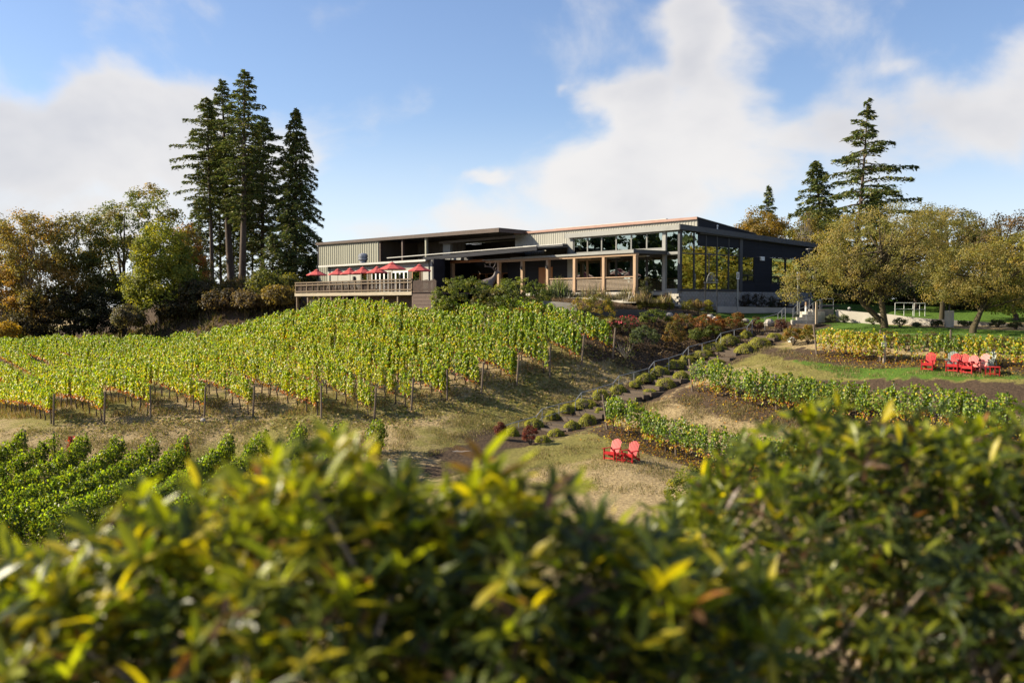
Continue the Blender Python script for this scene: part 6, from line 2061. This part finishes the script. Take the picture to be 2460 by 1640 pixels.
rail_run(rl, [P(1905, 772, 73.0), P(1921, 757, 74), P(1944, 748, 75)])
rail_run(rl, [P(1937, 774, 73.0), P(1953, 758, 74), P(1970, 749, 75)])
rl2 = thing('landing_railing', 'square steel guard rail on the landing beside the concrete steps', 'railing', P(1974, 748, 75))
rail_run(rl2, [P(1974, 748, 75.0), P(2002, 748, 75.0)])
wp = thing('marker_post', 'slim white and orange post behind the concrete steps', 'post', P(1936, 752, 75.6))
MB().tube([(0, 0, -0.5), (0, 0, 0.55)], 0.08, 8).build('shaft', M['white_paint'], wp)
MB().tube([(0, 0, 0.553), (0, 0, 0.85)], 0.075, 8).build('sleeve', M['wood_post'], wp)
pst = thing('wooden_post', 'plain square wooden post on the lawn in front of the concrete steps', 'post', G(1961, 781))
MB().box(-0.07, 0.07, -0.07, 0.07, -0.3, 1.7).build('shaft', M['post_pale'], pst)

wl = thing('ramp_wall', 'long low sunlit concrete wall of the ramp', 'wall', P(2010, 772, 75))
q = [(2008, 774, 745, 75.0), (2140, 781, 755, 72.0), (2240, 786, 769, 70.0)]
for (x0, b0, t0, Y0), (x1, b1, t1, Y1) in zip(q[:-1], q[1:]):
    A0, A1, B0, B1 = P(x0, b0 + 8, Y0), P(x1, b1 + 8, Y1), P(x0, t0, Y0), P(x1, t1, Y1)
    dv = Vector((0.08, 0.35, 0))
    MB().hexa([A0, A1, A1 + dv, A0 + dv], [B0, B1, B1 + dv, B0 + dv]).build('panel', M['concrete'], wl, world=True)
a0, a1, a2 = P(2012, 743.5, 76.2), P(2240, 766.5, 71.4), P(2440, 778, 68.5)
rmp = MB()
for s0, s1 in ((a0, a1), (a1, a2)):
    d = Vector((0.5, 1.8, 0))
    rmp.hexa([s0 - Vector((0, 0, 0.5)), s1 - Vector((0, 0, 0.5)), s1 + d - Vector((0, 0, 0.5)), s0 + d - Vector((0, 0, 0.5))], [s0, s1, s1 + d, s0 + d])
rmp.build('ramp', M['path'], None)['kind'] = 'structure'
for (x0, y0, Y0, x1, y1, Y1, lab) in ((2150, 757, 77, 2193, 757, 77, 'white tube railing left of the gap, behind the ramp'), (2196, 758, 76.5, 2222, 758, 76.5, 'white tube railing right of the gap, behind the ramp')):
    a, b = P(x0, y0, Y0), P(x1, y1, Y1)
    rr_ = thing('ramp_railing', lab, 'railing', a, 0, 'white tube railings behind the ramp')
    rail_run(rr_, [a, a.lerp(b, 0.5), b], 0.95, True, 'white_paint', 0.022)

# sign on a terrace post
g = G(2124, 871)
sp_ = thing('sign_post', 'square wooden post with a small blank cream board in the yellow vine row', 'sign post', (g.x, g.y, g.z))
MB().box(-0.07, 0.07, -0.06, 0.06, -0.3, 1.68).build('shaft', M['post_pale'], sp_)
MB().box(-0.2, 0.09, -0.1, -0.063, 0.98, 1.26).build('board', M['sign'], sp_)


# ------------------------------------------------------------------ lawn chairs
def make_chair(mat_, back_mat):
    """seat opens towards -y; x is the width"""
    root = thing('adirondack_chair', '', 'chair', (0, 0, 0))
    W_ = 0.29
    for s in (-1, 1):
        MB().box(s * W_ - 0.02, s * W_ + 0.02, -0.36, -0.26, 0, 0.54).build('front_leg', mat_, root)
        MB().bar((s * (W_ - 0.045), -0.33, 0.36), (s * (W_ - 0.045), 0.52, 0.03), 0.03, 0.11).build('side_rail', mat_, root)
        MB().hexa([(s * W_ - 0.07, -0.44, 0.545), (s * W_ + 0.07, -0.44, 0.545), (s * W_ + 0.05, 0.3, 0.525), (s * W_ - 0.04, 0.3, 0.525)],
                  [(s * W_ - 0.07, -0.44, 0.57), (s * W_ + 0.07, -0.44, 0.57), (s * W_ + 0.05, 0.3, 0.55), (s * W_ - 0.04, 0.3, 0.55)]).build('arm', mat_, root)
        MB().bar((s * (W_ + 0.0), 0.3, 0.54), (s * (W_ - 0.02), 0.4, 0.1), 0.03, 0.08).build('rear_leg', mat_, root)
    MB().box(-W_ + 0.02, W_ - 0.02, -0.35, -0.325, 0.27, 0.40).build('apron', mat_, root)
    MB().box(-W_ + 0.02, W_ - 0.02, -0.33, -0.29, 0.05, 0.11).build('stretcher', mat_, root)
    for i in range(5):
        y = -0.33 + i * 0.11
        z = 0.405 - (y + 0.33) * 0.36
        MB().bar((-W_ + 0.01, y + 0.045, z), (W_ - 0.01, y + 0.045, z), 0.095, 0.022).build('seat_slat', mat_, root)
    for i in range(7):
        u = (i - 3) / 3
        h = 0.80 - 0.13 * u * u
        x0, x1 = u * 0.2, u * 0.25
        b0 = Vector((x0, 0.14, 0.24))
        t0 = Vector((x1, 0.14 + h * 0.42, 0.24 + h * 0.91))
        MB().bar(b0, t0, 0.06, 0.02, (0, -1, 0.3)).build('back_slat', back_mat, root)
    MB().bar((-0.27, 0.29, 0.5), (0.27, 0.29, 0.5), 0.03, 0.06).build('back_brace', mat_, root)
    return root


chair = make_chair(M['red_paint'], M['red_paint'])
fadec = make_chair(M['red_faded'], M['red_faded'])
greyc = make_chair(M['grey_paint'], M['grey_paint'])
SP = [(chair, 1472, 1103, -38, 'left one of the two lower red lawn chairs beside the terrace vines', 'red lawn chairs on the lower terrace'),
      (chair, 1515, 1110, -36, 'right one of the two lower red lawn chairs beside the terrace vines', 'red lawn chairs on the lower terrace'),
      (chair, 2233, 889, -40, 'single red lawn chair standing apart at the left on the upper terrace', 'lawn chairs on the upper terrace'),
      (chair, 2293, 893, -42, 'leftmost red lawn chair of the close group on the upper terrace', 'lawn chairs on the upper terrace'),
      (chair, 2312, 895, -46, 'middle red lawn chair of the close group on the upper terrace', 'lawn chairs on the upper terrace'),
      (chair, 2332, 896, -54, 'red lawn chair third in the close group, turned further left', 'lawn chairs on the upper terrace'),
      (fadec, 2356, 893, -66, 'faded pink lawn chair seen sideways beside the red table', 'lawn chairs on the upper terrace'),
      (greyc, 2290, 886, -30, 'grey-green lawn chair behind the leftmost chair of the group', 'lawn chairs on the upper terrace'),
      (greyc, 2374, 888, -62, 'grey-green lawn chair behind the red table', 'lawn chairs on the upper terrace')]
used = set()
for src, px, py, rz, lab, grp in SP:
    o = src if src.name not in used else copy_tree(src)
    used.add(src.name)
    g = G(px, py)
    o.location = g + Vector((0, 0.1, 0.0))
    o.rotation_euler = (0, 0, R(rz))
    tag(o, lab, 'chair', grp)


def side_table(label, px, py, w, h, n):
    g = G(px, py)
    root = thing('side_table', label, 'table', g, R(-25))
    for i in range(5):
        y = -w / 2 + (i + 0.5) * w / 5
        MB().box(-w / 2, w / 2, y - w / 10 + 0.006, y + w / 10 - 0.006, h - 0.025, h).build('top_slat', M['red_paint'], root)
    for i in range(n):
        for s in (-1, 1):
            x = -w / 2 + 0.04 + (w - 0.08) * i / (n - 1)
            MB().box(x - 0.022, x + 0.022, s * (w / 2 - 0.04) - 0.022, s * (w / 2 - 0.04) + 0.022, 0, h - 0.027).build('leg', M['red_paint'], root)
    for s in (-1, 1):
        MB().box(-w / 2 + 0.07, w / 2 - 0.07, s * (w / 2 - 0.04) - 0.012, s * (w / 2 - 0.04) + 0.012, 0.08, 0.12).build('stretcher', M['red_paint'], root)


side_table('small red slatted table between the two lower red chairs', 1492, 1107, 0.42, 0.42, 2)
side_table('wider red slatted table right of the upper chair group', 2384, 900, 0.74, 0.46, 4)

# ------------------------------------------------------------------ foreground rhododendron hedge
def leaf_template(seed, L=1.0):
    rr = random.Random(seed)
    curl = rr.uniform(0.05, 0.5)
    side = rr.uniform(-0.16, 0.16)
    wid = rr.uniform(0.095, 0.155)
    prof = [0.06, 0.92, 0.95, 0.05]
    v = []
    for i, w in enumerate(prof):
        u = i / 3
        x = u * L
        z = -curl * u * u * 0.5
        y = side * u * u
        hw_ = wid * w
        v += [(x, y - hw_, z + hw_ * 0.35), (x, y, z), (x, y + hw_, z + hw_ * 0.35)]
    q = []
    for i in range(3):
        a = i * 3
        q += [(a, a + 3, a + 4, a + 1), (a + 1, a + 4, a + 5, a + 2)]
    return np.array(v), q


TPL = [leaf_template(s) for s in range(5)]
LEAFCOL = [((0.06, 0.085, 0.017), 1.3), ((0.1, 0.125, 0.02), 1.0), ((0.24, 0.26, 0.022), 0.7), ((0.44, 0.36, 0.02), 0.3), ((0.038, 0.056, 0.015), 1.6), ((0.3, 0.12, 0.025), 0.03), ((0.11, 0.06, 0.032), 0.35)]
LEAFMESH = {}


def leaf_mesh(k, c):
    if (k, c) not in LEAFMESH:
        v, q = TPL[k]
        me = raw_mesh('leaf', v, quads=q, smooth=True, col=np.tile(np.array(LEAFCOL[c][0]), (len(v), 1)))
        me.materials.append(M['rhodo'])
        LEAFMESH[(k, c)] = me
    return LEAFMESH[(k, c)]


def hedge(label, top_pts, yc, x0, x1, n_ros, base_xy, wts, leafL, y_near, y_far, drop, n_branch):
    """top_pts: (px, py) of the crest, taken at distance yc; the bush falls off before and behind the crest"""
    cx = np.array([(p[0] - 1230) / FPX * yc for p in top_pts])
    cz = np.array([P(p[0], p[1], yc).z for p in top_pts])
    root = thing('rhododendron_bush', label, 'bush', (base_xy[0], base_xy[1], gz(*base_xy)), 0, 'rhododendron bushes in the foreground')

    def Hs(x, y):
        z = np.interp(x, cx, cz)
        f = np.maximum(yc - y, 0)
        b = np.maximum(y - yc, 0)
        return z - drop * f ** 1.25 - 0.75 * b ** 1.5

    n = n_ros
    x = rng.uniform(x0, x1, n)
    y = y_near + (y_far - y_near) * rng.random(n)
    lump = np.array([mnoise.noise((a * 2.6, b * 2.6, 3.3)) for a, b in zip(x, y)])
    dep = np.where(rng.random(n) < 0.3, rng.uniform(0, 0.16, n), rng.uniform(0.08, 0.6, n))
    dep[:int(n * 0.05)] = rng.uniform(-0.05, 0.02, int(n * 0.05))
    z = Hs(x, y) + 0.09 * lump - dep - 0.06
    C_, A_, U_, L_, K_, CI, DP, RI = [], [], [], [], [], [], [], []
    for i in range(n):
        if z[i] / y[i] < -0.47:
            continue
        m = random.randint(6, 9)
        az0 = random.uniform(0, 6.28)
        tilt = Vector((random.gauss(0, 0.35), random.gauss(-0.15, 0.35), 1)).normalized()
        ex = tilt.orthogonal().normalized()
        ey = tilt.cross(ex)
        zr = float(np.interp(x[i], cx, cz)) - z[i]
        young = random.random() < (0.85 if zr < 0.17 else (0.4 if zr < 0.32 and dep[i] < 0.12 else 0.08))  # rarer lower and deeper, so leaf colour also paints in the hedge's shade
        for j in range(m):
            a = az0 + j * 2.399
            up = random.uniform(-0.35, 0.75) if not young else random.uniform(0.1, 1.3)
            d = (ex * math.cos(a) + ey * math.sin(a) + tilt * up).normalized()
            u_ = (tilt - d * tilt.dot(d)).normalized()
            C_.append((x[i], y[i], z[i]))
            A_.append(d[:])
            U_.append(u_[:])
            L_.append(leafL * random.uniform(0.5, 1.35) * (1.1 if young else 0.9))
            K_.append(random.randrange(5))
            DP.append(dep[i])
            CI.append(young)
            RI.append(i)
    C_, A_, U_, L_, K_, DP = map(np.array, (C_, A_, U_, L_, K_, DP))
    N_ = len(C_)
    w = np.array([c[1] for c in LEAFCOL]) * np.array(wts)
    w2 = w * np.array([0.5, 1.3, 2.6, 2.4, 0.25, 1, 0.5])          # young shoots turn yellow-green; their leaf colour also paints in the sunlit crest
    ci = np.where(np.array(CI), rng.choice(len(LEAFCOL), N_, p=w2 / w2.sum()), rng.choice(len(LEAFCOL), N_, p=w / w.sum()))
    RI = np.array(RI)
    first = np.searchsorted(RI, RI)                               # leaves of one rosette mostly share a colour
    ci = np.where(rng.random(N_) < 0.35, ci[first], ci)
    S_ = np.cross(U_, A_)
    # the leaves that show largest: outermost, nearest and inside the picture
    inpic = (np.abs(C_[:, 0] / C_[:, 1]) < 0.53) & (C_[:, 2] / C_[:, 1] > -0.40)
    score = L_ / C_[:, 1] * (1 - 2.5 * DP) * inpic
    big = np.zeros(N_, bool)
    big[np.argsort(-score)[:300]] = True
    Minv = chain(root).inverted()
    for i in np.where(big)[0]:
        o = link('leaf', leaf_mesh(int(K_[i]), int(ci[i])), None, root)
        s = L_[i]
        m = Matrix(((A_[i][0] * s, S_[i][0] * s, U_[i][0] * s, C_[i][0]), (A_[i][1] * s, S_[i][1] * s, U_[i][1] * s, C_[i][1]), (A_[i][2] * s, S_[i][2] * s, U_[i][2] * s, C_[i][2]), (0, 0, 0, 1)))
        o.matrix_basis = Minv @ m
    vs, qs, cs = [], [], []
    off = 0
    for k in range(5):
        sel = np.where(~big & (K_ == k))[0]
        tv, tq = TPL[k]
        tv = tv[None] * L_[sel][:, None, None]
        p = C_[sel][:, None] + tv[..., 0:1] * A_[sel][:, None] + tv[..., 1:2] * S_[sel][:, None] + tv[..., 2:3] * U_[sel][:, None]
        nv = p.shape[1]
        vs.append(p.reshape(-1, 3))
        q = (np.array(tq)[None] + (off + np.arange(len(sel)) * nv)[:, None, None]).reshape(-1, 4)
        qs.append(q)
        off += len(sel) * nv
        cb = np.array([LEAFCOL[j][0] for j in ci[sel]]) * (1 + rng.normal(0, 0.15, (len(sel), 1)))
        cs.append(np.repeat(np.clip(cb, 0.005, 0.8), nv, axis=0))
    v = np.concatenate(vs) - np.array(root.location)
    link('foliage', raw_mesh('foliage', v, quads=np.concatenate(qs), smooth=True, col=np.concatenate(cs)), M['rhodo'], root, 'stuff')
    # branches
    sel = rng.choice(n, n_branch)
    mb = MB()
    for i in sel:
        tip = Vector((x[i], y[i], z[i] - 0.01))
        root_p = Vector((np.clip(x[i] * 0.9 + random.gauss(0, 0.2), x0, x1), y[i] + random.gauss(0.1, 0.2), -1.6))
        root_p.y = max(root_p.y, y_near + 0.2)
        m1 = root_p.lerp(tip, 0.5) + Vector((random.gauss(0, 0.12), random.gauss(0, 0.12), 0))
        m2 = root_p.lerp(tip, 0.8) + Vector((random.gauss(0, 0.07), random.gauss(0, 0.07), 0))
        mb.tube([root_p, m1, m2, tip], [0.02, 0.014, 0.009, 0.004], 5, False)
    mb.build('branches', M['stem'], root, world=True, smooth=True)
    return root


CREST_L = [(-250, 1420), (0, 1330), (100, 1275), (250, 1235), (400, 1180), (560, 1140), (700, 1070), (790, 1050), (870, 1085), (950, 1140), (1060, 1165), (1120, 1105), (1210, 1080), (1280, 1120), (1350, 1165), (1460, 1205), (1580, 1260), (1700, 1330), (1850, 1420)]
CREST_R = [(1480, 1350), (1580, 1240), (1650, 1185), (1720, 1130), (1780, 1050), (1830, 985), (1900, 965), (1990, 960), (2100, 990), (2200, 975), (2300, 975), (2400, 995), (2460, 975), (2620, 960), (2900, 980)]
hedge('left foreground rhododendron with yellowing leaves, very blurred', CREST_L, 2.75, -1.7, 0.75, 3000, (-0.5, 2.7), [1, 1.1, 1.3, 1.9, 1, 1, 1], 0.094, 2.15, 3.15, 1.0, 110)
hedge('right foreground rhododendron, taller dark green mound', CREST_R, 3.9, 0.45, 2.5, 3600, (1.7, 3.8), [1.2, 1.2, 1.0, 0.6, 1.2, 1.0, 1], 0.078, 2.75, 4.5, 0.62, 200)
